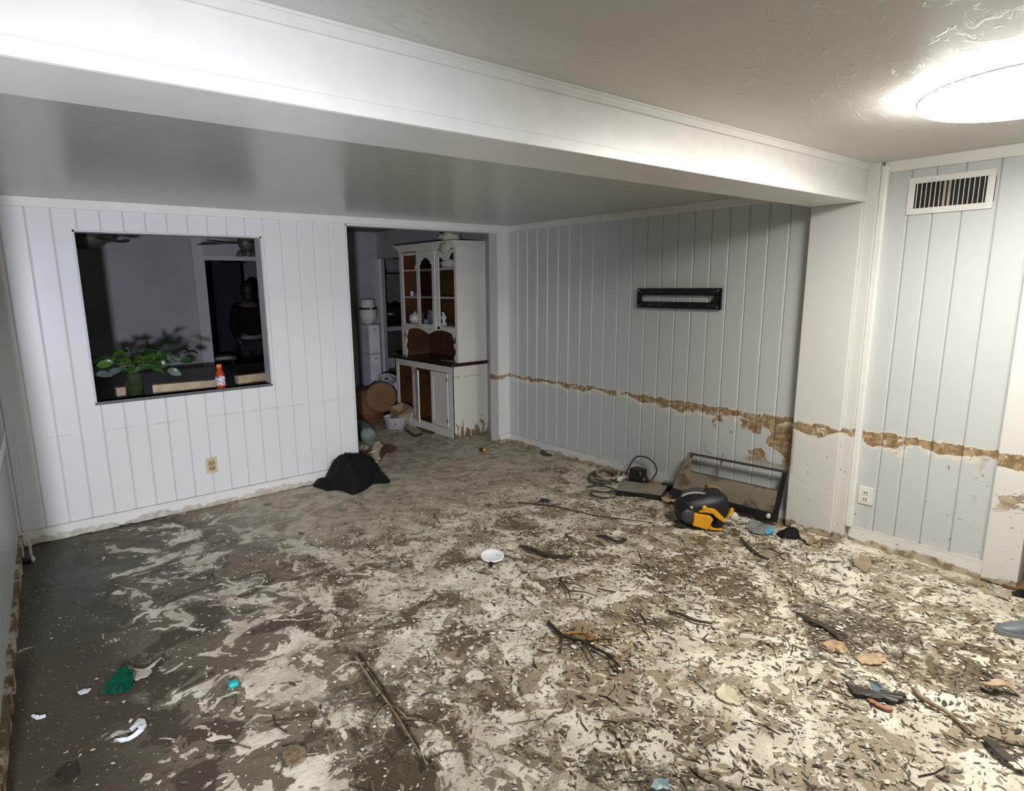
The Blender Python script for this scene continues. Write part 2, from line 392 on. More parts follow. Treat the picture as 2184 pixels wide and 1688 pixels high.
# back wall (A): opening -3.836..-2.572 z .93..2.114, doorway -1.84..-.152
WX0, WX1, WZ0, WZ1, DX0, DX1, DZ = -3.836, -2.572, .932, 2.114, -1.840, -.152, 2.246
wa = MB(); y0, y1 = .014, .115
wa.box(-4.6, WX0, y0, y1, 0, HC).box(WX1, DX0, y0, y1, 0, HC).box(WX0, WX1, y0, y1, 0, WZ0).box(WX0, WX1, y0, y1, WZ1, HC)
wa.box(DX0, DX1, y0, y1, DZ, HC).box(DX1, .1, y0, y1, 0, HC)
wall_back = struct(wa.build('wall_back', M_backing), 'pale blue painted board wall with a pass-through opening and a doorway')
g0 = -3.943-.1395*3
edges = [-4.42]+[g0+.1395*k for k in range(0, 19)]+[DX0+.02]
edges = [e for e in edges if e < DX0-.03]+[DX0]
for a, b in zip(edges, edges[1:]):
    if b <= WX0-.001 or a >= WX1+.001: board(wall_back, M_board_back, 0, a, b, 0, HC, 0.0, -1)
    elif a < WX0-.004: board(wall_back, M_board_back, 0, a, WX0, 0, HC, 0.0, -1, extra=[(WX0, b, 0, WZ0), (WX0, b, WZ1, HC)])
    elif b > WX1+.004: board(wall_back, M_board_back, 0, WX1, b, 0, HC, 0.0, -1, extra=[(a, WX1, 0, WZ0), (a, WX1, WZ1, HC)])
    else:
        board(wall_back, M_board_back, 0, a, b, 0, WZ0, 0.0, -1); board(wall_back, M_board_back, 0, a, b, WZ1, HC, 0.0, -1)
# opening lining and doorway lining
M_lin = mat('lining_paint', (.60, .61, .64), .4, var=.04)
o = MB().box(WX0-.002, WX0+.012, -.003, .13, WZ0, WZ1).box(WX1-.012, WX1+.002, -.003, .13, WZ0, WZ1).box(WX0, WX1, -.003, .13, WZ1-.012, WZ1+.002).build('opening_lining', M_lin, wall_back)
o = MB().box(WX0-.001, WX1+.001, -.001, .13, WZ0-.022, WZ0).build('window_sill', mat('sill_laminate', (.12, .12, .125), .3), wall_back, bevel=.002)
o = MB().box(DX0-.001, DX0+.010, -.004, .12, 0, DZ).box(DX0, DX1, -.004, .12, DZ-.012, DZ+.001).build('door_lining', M_trim, wall_back)
struct(MB().box(DX1-.003, .0, -.012, .013, 0, HC).build('trim_3', M_pier), 'white corner board between doorway and right wall')
struct(MB().box(-4.6, 0, -.022, 0, DZ+.002, HC).build('trim_4', M_trim, bevel=.003), 'white board along the top of the back wall')
MB().box(DX1-.003, DX1+.006, .0135, .122, 0, DZ).build('door_jamb', M_pier, wall_back)
# baseboard of the back wall with a broken, dirty end
bbm = MB()
segs = 30; xa, xb_ = -4.385, DX0
for i in range(segs):
    a = xa+(xb_-xa)*i/segs; b = xa+(xb_-xa)*(i+1)/segs
    zb = .022*max(0, mnoise.noise(Vector((i*.8, 0, 3))))*(1 if i < 9 else .3)
    bbm.box(a, b, -.020, -.001, zb, .104)
struct(bbm.build('baseboard_back', M_base_back), 'white baseboard of the back wall with mud and rot on its lower edge')
struct(MB().box(DX1, 0, -.034, -.012, 0, .10).build('baseboard_corner', M_base_right, bevel=.002), 'short white baseboard in the corner beside the doorway')

# right wall (B beyond the beam, C before it)
wb = MB().box(.014, .10, -4.414, .0, 0, HN).box(.014, .10, -5.30, -4.414, 2.08, HN).box(.014, .10, -7, -5.30, 0, HN)
wall_right = struct(wb.build('wall_right', M_backing), 'pale blue board wall with peeling brown flood line')
eB = [0.0]+[-.159-.1475*k for k in range(0, 21)]
eB = [e for e in eB if e > -3.14]+[-3.16]
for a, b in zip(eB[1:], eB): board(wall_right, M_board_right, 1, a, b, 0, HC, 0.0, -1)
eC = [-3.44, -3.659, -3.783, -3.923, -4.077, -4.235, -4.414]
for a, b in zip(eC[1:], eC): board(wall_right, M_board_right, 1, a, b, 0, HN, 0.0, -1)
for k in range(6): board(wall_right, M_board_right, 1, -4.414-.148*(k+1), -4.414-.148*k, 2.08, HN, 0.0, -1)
struct(MB().box(-.022, 0, -3.14, 0, DZ+.004, HC).build('trim_5', M_trim, bevel=.003), 'white board along the top of the right wall beyond the beam')
struct(MB().box(-.024, 0, -7, -3.52, HN-.062, HN).build('trim_6', M_trim, bevel=.003), 'white board along the top of the right wall near the lamp')
def ragged_base(name, y0, y1, m, lab, n=26, amp=.02):
    b = MB()
    for i in range(n):
        a = y0+(y1-y0)*i/n; c = y0+(y1-y0)*(i+1)/n
        b.box(-.020, -.001, a, c, -.01, .104-.004*abs(mnoise.noise(Vector((i*1.3, 2, 0)))))
    return struct(b.build(name, m), lab)
ragged_base('baseboard_right', -3.13, -.035, M_base_right, 'white baseboard of the right wall beyond the beam')
ragged_base('baseboard_front', -4.25, -3.53, M_base_right, 'cream stained baseboard below the air vent wall')
# pier and front trim
XP = -.075
struct(MB().box(XP, .0, YB, YC, 0, ZB).build('pillar', M_pier, bevel=.004), 'white boxed pier below the end of the beam with peeled paint at knee height')
struct(MB().box(-.052, .0, -3.508, YB, 0, HN).build('trim_7', M_pier, bevel=.003), 'flat white board on the front of the pier')
struct(MB().box(-.040, .0, -3.548, -3.508, .10, HN-.02).build('trim_8', mat('bright_trim', (.84, .84, .82), .3, var=.03) , bevel=.008), 'glossy white corner moulding between pier and vent wall')
struct(MB().box(-.030, 0, -4.414, -4.250, 0, 2.08).box(-.030, 0, -5.46, -5.30, 0, 2.08).box(-.030, 0, -5.46, -4.25, 2.08, 2.17).build('door_3', M_pier, bevel=.004), 'white door casing at the right edge')

# left wall (D), slightly out of square
def dx(y): return -4.378+.057*y
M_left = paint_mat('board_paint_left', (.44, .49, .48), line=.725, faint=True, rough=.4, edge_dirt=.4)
def dquad(y0, y1, z0, z1, t0, t1):   # box hugging the left wall between depths t0..t1 into the room
    return [(dx(y0)+t0, y0, z0), (dx(y0)+t1, y0, z0), (dx(y1)+t1, y1, z0), (dx(y1)+t0, y1, z0)], [(dx(y0)+t0, y0, z1), (dx(y0)+t1, y0, z1), (dx(y1)+t1, y1, z1), (dx(y1)+t0, y1, z1)]
wl = MB()
for a in [(0.02, -.20, 0, HC), (-2.55, -3.1, 0, HC), (-.20, -2.55, 0, .80), (-.20, -2.55, 2.05, HC)]:
    lo4, hi4 = dquad(*a, -.12, -.014); wl.hexa(lo4, hi4)
wall_left = struct(wl.build('wall_left', M_backing), 'narrow view of the pale left wall under a window')
yy = .0
while yy > -3.09:
    y2 = max(yy-.142, -3.1)
    spans = [(0, HC)] if (yy > -.19 or y2 < -2.56) else [(0, .80), (2.05, HC)]
    for z0, z1 in spans:
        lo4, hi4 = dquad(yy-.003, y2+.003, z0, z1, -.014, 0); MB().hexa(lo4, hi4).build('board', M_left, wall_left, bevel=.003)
    yy = y2
M_rot = muddy('rotten_baseboard', (.50, .46, .40), .52, .6, (.13, .085, .05), 6)
lo4, hi4 = dquad(-.0, -3.1, 0, .105, 0, .022)
bl = MB()
for i in range(40):
    a = -3.1*i/40; b = -3.1*(i+1)/40; h = .085+.03*mnoise.noise(Vector((i*.7, 5, 1))); t = .020+.012*mnoise.noise(Vector((i*.9, 1, 7)))
    l, h4 = dquad(a, b, 0, h, 0, t); bl.hexa(l, h4)
struct(bl.build('baseboard_left', M_rot), 'rotten splintered baseboard along the left wall')
wn = thing('window_1', 'white framed window on the left wall', 'window', (dx(-1.4), -1.4, .8)); wn['kind'] = 'structure'
l, h4 = dquad(-.15, -2.6, .735, .80, 0, .02); MB().hexa(l, h4).build('window_apron', M_trim, wn, bevel=.003)
l, h4 = dquad(-.13, -2.62, .80, .822, -.10, .028); MB().hexa(l, h4).build('window_sill', M_trim, wn, bevel=.003)
fr = MB()
for a in [(-.19, -.25, .82, 2.05), (-2.5, -2.56, .82, 2.05), (-.19, -2.56, 2.0, 2.06), (-.19, -2.56, 1.42, 1.46), (-.19, -2.56, .82, .86)]:
    l, h4 = dquad(*a, -.10, -.04); fr.hexa(l, h4)
fr.build('window_frame', M_trim, wn)
gm = NT('night_glass', .05); gm.color((.05, .06, .075))
l, h4 = dquad(-.24, -2.5, .86, 2.0, -.08, -.072); MB().hexa(l, h4).build('window_pane', gm.m, wn)

# unseen remainder of the near room, and the rooms beyond
M_plain = mat('plain_room_paint', (.55, .57, .58), .6, var=.04)
struct(MB().box(-7, 3.2, -7.1, -7, 0, HN).build('wall_front', M_plain), 'wall behind the viewer')
struct(MB().box(-7.1, -7, -7, -3, 0, HN).box(-7, -4.66, -3.1, -3.0, 0, HC).build('wall_side', M_plain), 'side wall of the room behind the viewer')
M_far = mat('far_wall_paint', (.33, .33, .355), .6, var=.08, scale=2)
# far room: wall at y=3 with a doorway, right wall x=.1 with a doorway
FX0, FX1 = -2.244, -1.33
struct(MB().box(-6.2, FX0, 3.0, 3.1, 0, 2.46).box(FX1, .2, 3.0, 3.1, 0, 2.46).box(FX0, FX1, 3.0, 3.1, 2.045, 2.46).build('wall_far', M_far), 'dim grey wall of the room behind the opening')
struct(MB().box(FX0-.13, FX0, 2.978, 3.0, 0, 2.45).box(FX0, FX1, 2.99, 3.0, 2.045, 2.10).build('trim_9', mat('far_casing', (.46, .46, .49), .5, var=.05)), 'pale board beside the dark far doorway')
struct(MB().box(-6.3, -6.2, .1, 7.2, 0, 2.46).build('wall_far_left', M_dim), 'dim side wall of the far room')
struct(MB().box(.10, .20, .1, 1.95, 0, 2.46).box(.10, .20, 1.95, 2.985, 2.09, 2.46).box(.10, .20, 2.985, 7.2, 0, 2.46).build('wall_far_right', M_far), 'grey wall behind the china hutch')
struct(MB().box(.075, .10, 2.985, 3.0-.0, 0, 2.09).box(.06, .10, 2.90, 2.995, 0, 2.09).build('door_2', mat('far_door_casing', (.66, .66, .68), .5, var=.05)), 'white casing of the kitchen doorway')
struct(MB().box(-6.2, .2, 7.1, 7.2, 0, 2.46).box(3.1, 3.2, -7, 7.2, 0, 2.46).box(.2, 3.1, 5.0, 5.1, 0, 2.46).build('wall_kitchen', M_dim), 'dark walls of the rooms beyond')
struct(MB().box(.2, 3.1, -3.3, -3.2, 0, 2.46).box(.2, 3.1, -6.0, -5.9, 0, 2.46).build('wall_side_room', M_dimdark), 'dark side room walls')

# ------------------------------------------------------------------ ceiling lamp
def emis(name, c, s):
    m = bpy.data.materials.new(name); m.use_nodes = True; b = m.node_tree.nodes['Principled BSDF']
    b.inputs['Base Color'].default_value = (.8, .8, .8, 1); b.inputs['Emission Color'].default_value = (*c, 1); b.inputs['Emission Strength'].default_value = s
    return m
LX, LY = -1.315, -4.42
lamp = thing('ceiling_lamp', 'round glowing flush ceiling lamp at the top right', 'lamp', (LX, LY, HN))
LT = Matrix.Rotation(R_(-2.6), 4, Vector((.3, -.95, 0)).normalized())      # hangs a little loose, lower on the side away from the vent wall
lc = Vector((LX, LY-.02, HN-.022))
MB().lathe([(.20, .0), (.20, .012), (.30, .012), (.30, .0)], 40, lc, LT).build('lamp_pan', M_trim, lamp)
prof = [(.325, .006), (.335, -.004), (.330, -.024)]+[(.325*math.cos(t), -.026-.012*math.sin(t)) for t in [i*math.pi/2/6 for i in range(1, 7)]]
prof[-1] = (.004, prof[-1][1])
MB().lathe([(.29, -.001)]+prof, 40, lc, LT).build('lamp_diffuser', emis('lamp_glow', (1.0, .97, .90), LAMP_EMIT), lamp, smooth=True)
MB().lathe([(.331, -.012), (.338, -.008), (.331, -.004)], 48, lc, LT, close=False).build('lamp_rim', mat('lamp_rim_grey', (.5, .5, .52), .4), lamp, smooth=True)

# ------------------------------------------------------------------ air vent
M_dark = mat('vent_dark', (.012, .010, .009), .8)
vt = thing('air_vent', 'white rectangular wall air vent with dark slots', 'vent', (0, -3.857, 2.195))
vy0, vy1, vz0, vz1 = -4.062, -3.653, 2.088, 2.296
fw = .034
MB().box(-.012, 0, vy0, vy1, vz1-fw, vz1).box(-.012, 0, vy0, vy1, vz0, vz0+fw).box(-.012, 0, vy0, vy0+fw, vz0+fw, vz1-fw).box(-.012, 0, vy1-fw, vy1, vz0+fw, vz1-fw).build('vent_frame', M_trim, vt, bevel=.003)
MB().box(-.0012, .0, vy0+fw, vy1-fw, vz0+fw, vz1-fw).build('vent_back', M_dark, vt)
M_fin = mat('vent_fin', (.78, .77, .73), .4)
M_finb = mat('vent_fin_dusty', (.42, .38, .32), .6)
nf = 15
for i in range(nf):
    y = vy0+fw+(vy1-vy0-2*fw)*(i+.5)/nf
    mid = i in (7, 8)
    c = MB().beam((-.006, y, vz0+fw), (-.006, y, vz1-fw), .003 if not mid else .012, .008, up=Vector((1, 0, .0))).build('fin', M_finb if mid else M_fin, vt)

# ------------------------------------------------------------------ outlets
M_beige = mat('beige_plastic', (.62, .53, .36), .4); M_beige2 = mat('beige_plastic_worn', (.48, .38, .22), .5)
M_black = mat('black_plastic', (.012, .012, .013), .35); M_holes = mat('hole_dark', (.01, .008, .006), .9)
ot = thing('wall_outlet', 'beige double outlet plate low on the back wall below the opening', 'outlet', (-3.109, 0, .33))
MB().box(-3.152, -3.066, -.007, 0, .266, .394).build('cover_plate', M_beige, ot, bevel=.006)
MB().box(-3.136, -3.082, -.011, -.006, .286, .374).build('socket', M_beige2, ot, bevel=.004)
for zc in (.350, .310):
    for xo in (-.012, .012): MB().box(-3.109+xo-.003, -3.109+xo+.003, -.0125, -.010, zc-.008, zc+.010).build('socket_slot', M_holes, ot)
    MB().box(-3.113, -3.105, -.0125, -.010, zc-.018, zc-.012).build('socket_slot', M_holes, ot)
ot = thing('wall_outlet', 'white double outlet plate near the floor left below the air vent', 'outlet', (0, -3.602, .33))
MB().box(-.007, 0, -3.646, -3.559, .270, .388).build('cover_plate', M_trim, ot, bevel=.004)
MB().box(-.010, -.006, -3.620, -3.586, .336, .366).box(-.010, -.006, -3.620, -3.586, .292, .322).build('socket', M_trim, ot, bevel=.003)
for zc in (.352, .308):
    for yo in (-.007, .007): MB().box(-.0115, -.009, -3.603+yo-.002, -3.603+yo+.002, zc-.007, zc+.007).build('socket_slot', M_holes, ot)
# ------------------------------------------------------------------ television wall mount
tm = thing('television_mount', 'black steel slotted television bracket on the right wall', 'bracket', (0, -2.105, 1.59))
ty0, ty1 = -2.492, -1.722
def mount_bar(z0, z1, slots):
    b = MB(); ys_ = sorted([ty0, ty1]+[v for s_ in slots for v in s_]); zc0, zc1 = z0+(z1-z0)*.42, z0+(z1-z0)*.62
    b.box(-.030, -.024, ty0, ty1, z0, zc0).box(-.030, -.024, ty0, ty1, zc1, z1)
    for i in range(0, len(ys_), 2): b.box(-.030, -.024, ys_[i], ys_[i+1], zc0, zc1)
    b.box(-.030, -.002, ty0, ty1, z1-.003, z1).box(-.030, -.002, ty0, ty1, z0, z0+.003)
    return b
L_ = lambda f: ty1+(ty0-ty1)*f
sl1 = [(L_(a), L_(b)) for a, b in [(.02, .06), (.14, .23), (.255, .34), (.60, .70), (.735, .75), (.80, .82), (.86, .975)]]
sl2 = [(L_(a), L_(b)) for a, b in [(.02, .07), (.13, .23), (.255, .335), (.60, .70), (.785, .83), (.85, .975)]]
M_mount = mat('black_steel', (.010, .010, .011), .42, .3)
mount_bar(1.612, 1.668, sl1).build('mount_rail', M_mount, tm)
mount_bar(1.508, 1.560, sl2).build('mount_rail', M_mount, tm)
MB().box(-.030, -.024, ty1-.045, ty1, 1.556, 1.615).box(-.030, -.002, ty1-.004, ty1, 1.508, 1.668).build('mount_side', M_mount, tm)
MB().box(-.030, -.024, ty0, ty0+.055, 1.556, 1.615).prism([(-.030, ty0+.055, 1.556), (-.030, ty0+.085, 1.556), (-.030, ty0+.055, 1.590)], (.006, 0, 0)).box(-.030, -.002, ty0, ty0+.004, 1.508, 1.668).build('mount_side', M_mount, tm)
for yy_ in (ty1-.02, ty0+.02):
    for zz_ in (1.525, 1.65): MB().lathe([(.009, 0), (.009, .004), (.005, .006)], 10, (-.030, yy_, zz_), Matrix.Rotation(-math.pi/2, 4, 'Y')).build('screw', mat('screw_steel', (.3, .3, .3), .3, .9), tm)

# ------------------------------------------------------------------ china hutch in the far room
M_hutch = mat('hutch_white_paint', (.74, .70, .63), .42, var=.05, scale=3)
n = NT('hutch_side_paint', .45)
z = n.xyz[2]; zc = n.mth('ADD', z, n.mth('MULTIPLY', n.mth('SUBTRACT', n.noise(9, 5, .7, 1.0, vec=n.scalevec((1.6, 1.6, .35))), .5), .9))
dam = n.mth('MULTIPLY', n.step(zc, .10, .06, 0, 1), n.step(z, .44, .30, 0, 1))
line = n.mth('MULTIPLY', n.step(n.mth('ABSOLUTE', n.mth('SUBTRACT', z, .70)), .004, .02, 1, 0), n.step(n.noise(14, 4), .45, .6, 0, .7))
cc = n.mix(n.noise(3), (.74, .71, .63), (.82, .79, .71))  # paler than the front: torchlight on this side is put into the colour
cc = n.mix(dam, cc, n.mix(n.noise(30), (.10, .07, .035), (.30, .24, .14)))
M_hside = n.color(n.mix(line, cc, (.42, .32, .19)))
M_wood = mat('brown_wood_back', (.075, .030, .010), .45, var=.35, scale=5)
M_top = mat('dark_wood_top_and_shade', (.035, .016, .010), .25, var=.3)
hy0, hy1, hb = .49, 1.72, .095
ht = thing('china_hutch', 'tall white painted china hutch with open shelves beyond the doorway', 'hutch', (-.15, 1.1, 0))
# base
b = MB()
b.box(-.40, hb, hy0, hy0+.02, .0, .82); b.build('side_panel', M_hside, ht)
MB().box(-.40, hb, hy1-.02, hy1, 0, .82).build('side_panel', M_hutch, ht)
MB().box(hb-.012, hb, hy0+.02, hy1-.02, .05, .82).build('back_panel', M_top, ht)  # countertop's dark wood reused: shade inside the cupboard put into the colour
MB().box(-.39, hb-.012, hy0+.02, hy1-.02, .085, .10).build('base_shelf', M_wood, ht)
MB().box(-.405, -.385, hy0, hy1, .0, .105).box(-.41, -.385, hy0, hy1, .092, .105).build('plinth', M_hutch, ht, bevel=.003)
MB().box(-.404, -.384, hy0, hy1, .745, .82).build('face_rail', M_hutch, ht, bevel=.002)
for a, c in [(hy0, .565), (1.285, 1.345), (hy1-.05, hy1)]: MB().box(-.404, -.384, a, c, .10, .75).build('face_stile', M_hutch, ht, bevel=.002)
MB().box(-.385, hb-.012, 1.31, 1.325, .10, .82).build('divider', M_wood, ht)
tb = MB().prism([(-.425, hy0-.02, .82), (hb, hy0-.02, .82), (hb, hy1+.03, .82), (-.425, hy1+.03, .82)], (0, 0, .035)).build('countertop', M_top, ht, bevel=.006)
def cab_door(y0, y1, z0, z1, x, ang, hinge_y, name='door'):
    """framed door with arched raised panel, turned about its hinge"""
    def T(p):
        d = Vector(p)-Vector((x, hinge_y, 0)); d = Matrix.Rotation(ang, 3, 'Z') @ d; return d+Vector((x, hinge_y, 0))
    w = .05
    def bb(mb, *a):
        k = len(mb.v); mb.box(*a); mb.v[k:] = [tuple(T(v)) for v in mb.v[k:]]
    m = MB(); bb(m, x-.018, x, y0, y1, z1-w, z1); bb(m, x-.018, x, y0, y1, z0, z0+w); bb(m, x-.018, x, y0, y0+w, z0+w, z1-w); bb(m, x-.018, x, y1-w, y1, z0+w, z1-w)
    k = len(m.v); m.prism([(x-.018, y0+w, z1-w), (x-.018, y0+w, z1-w-.035), (x-.018, y0+w+.03, z1-w-.005), (x-.018, (y0+y1)/2, z1-w)], (.012, 0, 0)); m.prism([(x-.018, y1-w, z1-w), (x-.018, y1-w, z1-w-.035), (x-.018, y1-w-.03, z1-w-.005), (x-.018, (y0+y1)/2, z1-w)], (.012, 0, 0)); m.v[k:] = [tuple(T(v)) for v in m.v[k:]]
    d = m.build(name, M_hutch, ht, bevel=.002)
    p = MB(); bb(p, x-.012, x-.003, y0+w-.002, y1-w+.002, z0+w-.002, z1-w+.002)
    p.build('raised_panel', M_hutch, d, bevel=.004)
    for zz in (z0+.06, z1-.09):
        hg = MB(); bb(hg, x-.021, x-.016, hinge_y+(.0 if hinge_y < (y0+y1)/2 else -.012), hinge_y+(.012 if hinge_y < (y0+y1)/2 else 0), zz, zz+.045)
        hg.build('hinge', M_black, d)
    kn = MB(); ky = y1-.02 if hinge_y < (y0+y1)/2 else y0+.02
    k = len(kn.v); kn.blob((x-.028, ky, (z0+z1)/2+.06), (.010, .008, .008), 8, 6); kn.v[k:] = [tuple(T(v)) for v in kn.v[k:]]
    kn.build('knob', mat('old_brass', (.25, .18, .08), .4, .7), d, smooth=True)
cab_door(.57, .905, .115, .740, -.404, 0, .57)
cab_door(1.02, 1.29, .115, .740, -.404, R_(-20), 1.29)
MB().box(-.383, hb-.014, hy1-.026, hy1-.021, .10, .82).build('inner_lining', M_wood, ht)
# upper part
ux, uy0, uy1, uz0, uz1 = -.295, .50, 1.70, .857, 2.15
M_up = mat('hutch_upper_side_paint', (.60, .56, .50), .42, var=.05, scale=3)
MB().box(ux, hb, uy0, uy0+.02, uz0, uz1).build('side_panel', mat('hutch_lit_side_paint', (.80, .76, .69), .42, var=.05, scale=3), ht)  # lighter copy of the upper paint, torchlight on this side painted in
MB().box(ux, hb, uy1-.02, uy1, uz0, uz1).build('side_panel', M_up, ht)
MB().box(hb-.01, hb, uy0+.02, uy1-.02, uz0, uz1).build('back_panel', M_wood, ht)
MB().box(ux, hb-.01, uy0+.02, uy1-.02, uz1-.02, uz1).build('top_panel', M_up, ht)
for zz in (1.235, 1.565, 1.885): MB().box(ux+.012, hb-.012, uy0+.02, uy1-.02, zz, zz+.018).build('shelf', M_up, ht)
for a, c in [(uy0, uy0+.045), (.845, .90), (1.27, 1.315), (uy1-.075, uy1)]: MB().box(ux-.018, ux, a, c, 1.215 if uy0 < a < 1.5 else uz0, uz1-.05).build('face_stile', M_hutch, ht, bevel=.002)
MB().box(ux+.002, hb-.012, uy1-.026, uy1-.021, uz0+.002, uz1-.022).build('inner_lining', M_wood, ht)
MB().box(ux+.002, hb-.012, uy0+.021, uy0+.026, uz0+.002, uz1-.022).build('inner_lining', M_wood, ht)
# scalloped rails, built as prisms in the y-z plane
def scallop(y0, y1, ztop, zs, name, x0=ux-.018, th=.018):
    pts = [(x0, y0, ztop)]; n_ = len(zs)
    for i, zv in enumerate(zs): pts.append((x0, y0+(y1-y0)*i/(n_-1), zv))
    pts.append((x0, y1, ztop))
    m = MB()
    for i in range(n_-1):      # strips keep it well behaved
        a, c = pts[i+1], pts[i+2]
        m.prism([(x0, a[1], ztop), a, c, (x0, c[1], ztop)], (th, 0, 0))
    return m.build(name, M_hutch, ht)
lowz = []
for i in range(49):
    t = i/48; v = 1.165+.035*(-math.cos(t*4*math.pi*1.0))*0
    u = abs((t*2) % 1-.5)*2           # 1 at ends/middle, 0 at lobe centres
    v = 1.205-.055*u**2 if 0.06 < t < .94 else 1.16-.10*(1-min(t, 1-t)/.06)
    lowz.append(v)
scallop(uy0+.04, uy1-.07, 1.245, lowz, 'scalloped_rail')
for (a, s_) in ((uy0+.04, 1), (uy1-.07, -1)):
    m = MB()
    for i in range(12):
        z0 = uz0+.28*i/12; z1 = uz0+.28*(i+1)/12; w0 = .018+.018*math.sin(i*1.05)+.02*(i > 9); 
        m.box(ux-.018, ux, min(a, a+s_*w0), max(a, a+s_*w0), z0, z1)
    m.build('scalloped_bracket', M_hutch, ht)
scallop(uy0+.04, .85, uz1-.04, [uz1-.07-.075*(1-math.cos(t*2*math.pi*1.0))/2*(1 if t > .3 else .6)-(.05*t) for t in [i/20 for i in range(21)]], 'scalloped_valance')
scallop(1.31, uy1-.07, uz1-.04, [uz1-.075-.01*math.sin(t*math.pi) for t in [i/8 for i in range(9)]], 'scalloped_valance')
MB().box(ux-.018, ux, uy0, uy1, uz1-.05, uz1).build('face_rail', M_hutch, ht)
# crown moulding
m = MB()
for k, (o_, z0, z1) in enumerate([(.012, uz1-.03, uz1-.008), (.028, uz1-.008, uz1+.012), (.045, uz1+.012, uz1+.03), (.055, uz1+.03, uz1+.042)]):
    m.box(ux-.018-o_, hb, uy0-.004, uy1+o_, z0, z1)
m.build('crown_moulding', M_hutch, ht, bevel=.003)
# glazed centre door
m = MB(); x0, x1 = ux-.038, ux-.020; a, c, z0, z1 = .90, 1.275, 1.205, 2.10
m.box(x0, x1, a, a+.055, z0, z1).box(x0, x1, c-.055, c, z0, z1).box(x0, x1, a+.055, c-.055, z0, z0+.06).box(x0, x1, a+.055, c-.055, z1-.07, z1)
arch = [z1-.07-(.075 if u > .8 else .035 if u > .55 else .0+.03*u) for u in [abs(i/10-1) for i in range(21)]]
for i in range(20):
    ya = a+.055+(c-a-.11)*i/20; yb = a+.055+(c-a-.11)*(i+1)/20; m.box(x0, x1, ya, yb, min(arch[i], arch[i+1]), z1-.069)
gd = m.build('glass_door', M_hutch, ht, bevel=.002)
g = NT('cabinet_glass', .04); g.b.inputs['Transmission Weight'].default_value = 1.0; g.b.inputs['IOR'].default_value = 1.1; g.color((.75, .78, .78))
MB().box(x0+.007, x0+.009, a+.05, c-.05, z0+.055, z1-.06).build('door_pane', g.m, gd)
MB().blob((x0-.008, a+.028, 1.55), (.010, .008, .008), 8, 6).build('knob', _cache['old_brass'], gd, smooth=True)

# crockery and bits in the hutch
M_china = mat('white_china', (.66, .67, .68), .25, var=.05); M_china2 = mat('bluish_china', (.40, .45, .50), .3, var=.08); M_cream = mat('cream_cloth', (.60, .54, .45), .8, var=.12, bump=.3)
def crock(name, lab, cat, px, py, x, prof, m=M_china, extra=None, zbase=None, grp=None):
    p = at(px, py, 0, x); zb = p.z if zbase is None else zbase
    t = thing(name, lab, cat, (x, p.y, zb), grp); MB().lathe(prof, 20, (x, p.y, zb)).build('body', m, t, smooth=True)
    return t, Vector((x, p.y, zb))
sh0, sh1, sh2 = 1.253, 1.583, 1.903
t, c = crock('teapot', 'round white teapot on the lowest left shelf of the hutch', 'teapot', 886, 690, -.18, [(.03, 0), (.06, .012), (.078, .05), (.07, .095), (.04, .115), (.012, .125), (.012, .14), (.004, .142)], zbase=sh0)
MB().tube([c+Vector((0, -.07, .05)), c+Vector((0, -.11, .07)), c+Vector((0, -.13, .11))], .010, 8, [1.3, 1, .7]).build('spout', M_china, t, smooth=True)
pl = thing('plate', 'pinkish plate leaning behind the teapot in the hutch', 'plate', (-.1, c.y+.05, sh0))
MB().lathe([(.002, 0), (.05, .002), (.078, .010), (.080, .013), (.05, .006), (.002, .004)], 28, (-.06, c.y+.045, sh0+.078), Matrix.Rotation(R_(-78), 4, 'Y'), close=False).build('plate_disc', mat('pinkish_china', (.50, .42, .40), .3), pl, smooth=True)
crock('jug', 'pale blue jug behind the glass door of the hutch', 'jug', 921, 690, -.15, [(.04, 0), (.055, .02), (.055, .09), (.042, .13), (.048, .165), (.044, .166), (.038, .13), (.038, .03)], M_china2, zbase=sh0)
crock('cup', 'small pale cup at the foot of the glass door in the hutch', 'cup', 909, 690, -.2, [(.02, 0), (.028, .01), (.034, .055), (.031, .056), (.022, .012)], M_china, zbase=sh0)
t, c = crock('figurine', 'white bird-like figurine on the lowest right shelf of the hutch', 'figurine', 947, 690, -.2, [(.035, 0), (.038, .02), (.02, .04), (.024, .06), (.034, .085), (.028, .11), (.014, .13), (.004, .16)], M_china, zbase=sh0)
MB().blob(c+Vector((0, .025, .14)), (.014, .024, .014), 10, 8).build('head', M_china, t, smooth=True)
crock('cup', 'small cream cup on the middle left shelf of the hutch', 'cup', 879, 634, -.2, [(.018, 0), (.024, .01), (.022, .05), (.026, .062), (.022, .063), (.018, .012)], M_china, zbase=sh1)
crock('cup', 'tiny brown cup beside the cream cup on the middle left shelf', 'cup', 889, 634, -.18, [(.016, 0), (.022, .01), (.022, .04), (.018, .041), (.015, .01)], mat('brown_glaze', (.22, .16, .12), .4), zbase=sh1)
crock('ornament', 'tiny white ornament on the top left shelf of the hutch', 'ornament', 888, 574, -.22, [(.02, 0), (.024, .012), (.014, .03), (.016, .045), (.004, .06)], M_china, zbase=sh2)
p = at(955, 567, 0, -.18)
tag(MB().blob((p.x, p.y, sh2+.048), (.07, .11, .048), 20, 14, .45, 3).build('soft_bundle', M_cream, smooth=True, origin=(p.x, p.y, sh2)), 'crumpled pale cloth on the top right shelf of the hutch', 'cloth')
t = thing('plate', 'white plate standing at the right end of the top hutch shelf', 'plate', (-.1, .60, sh2))
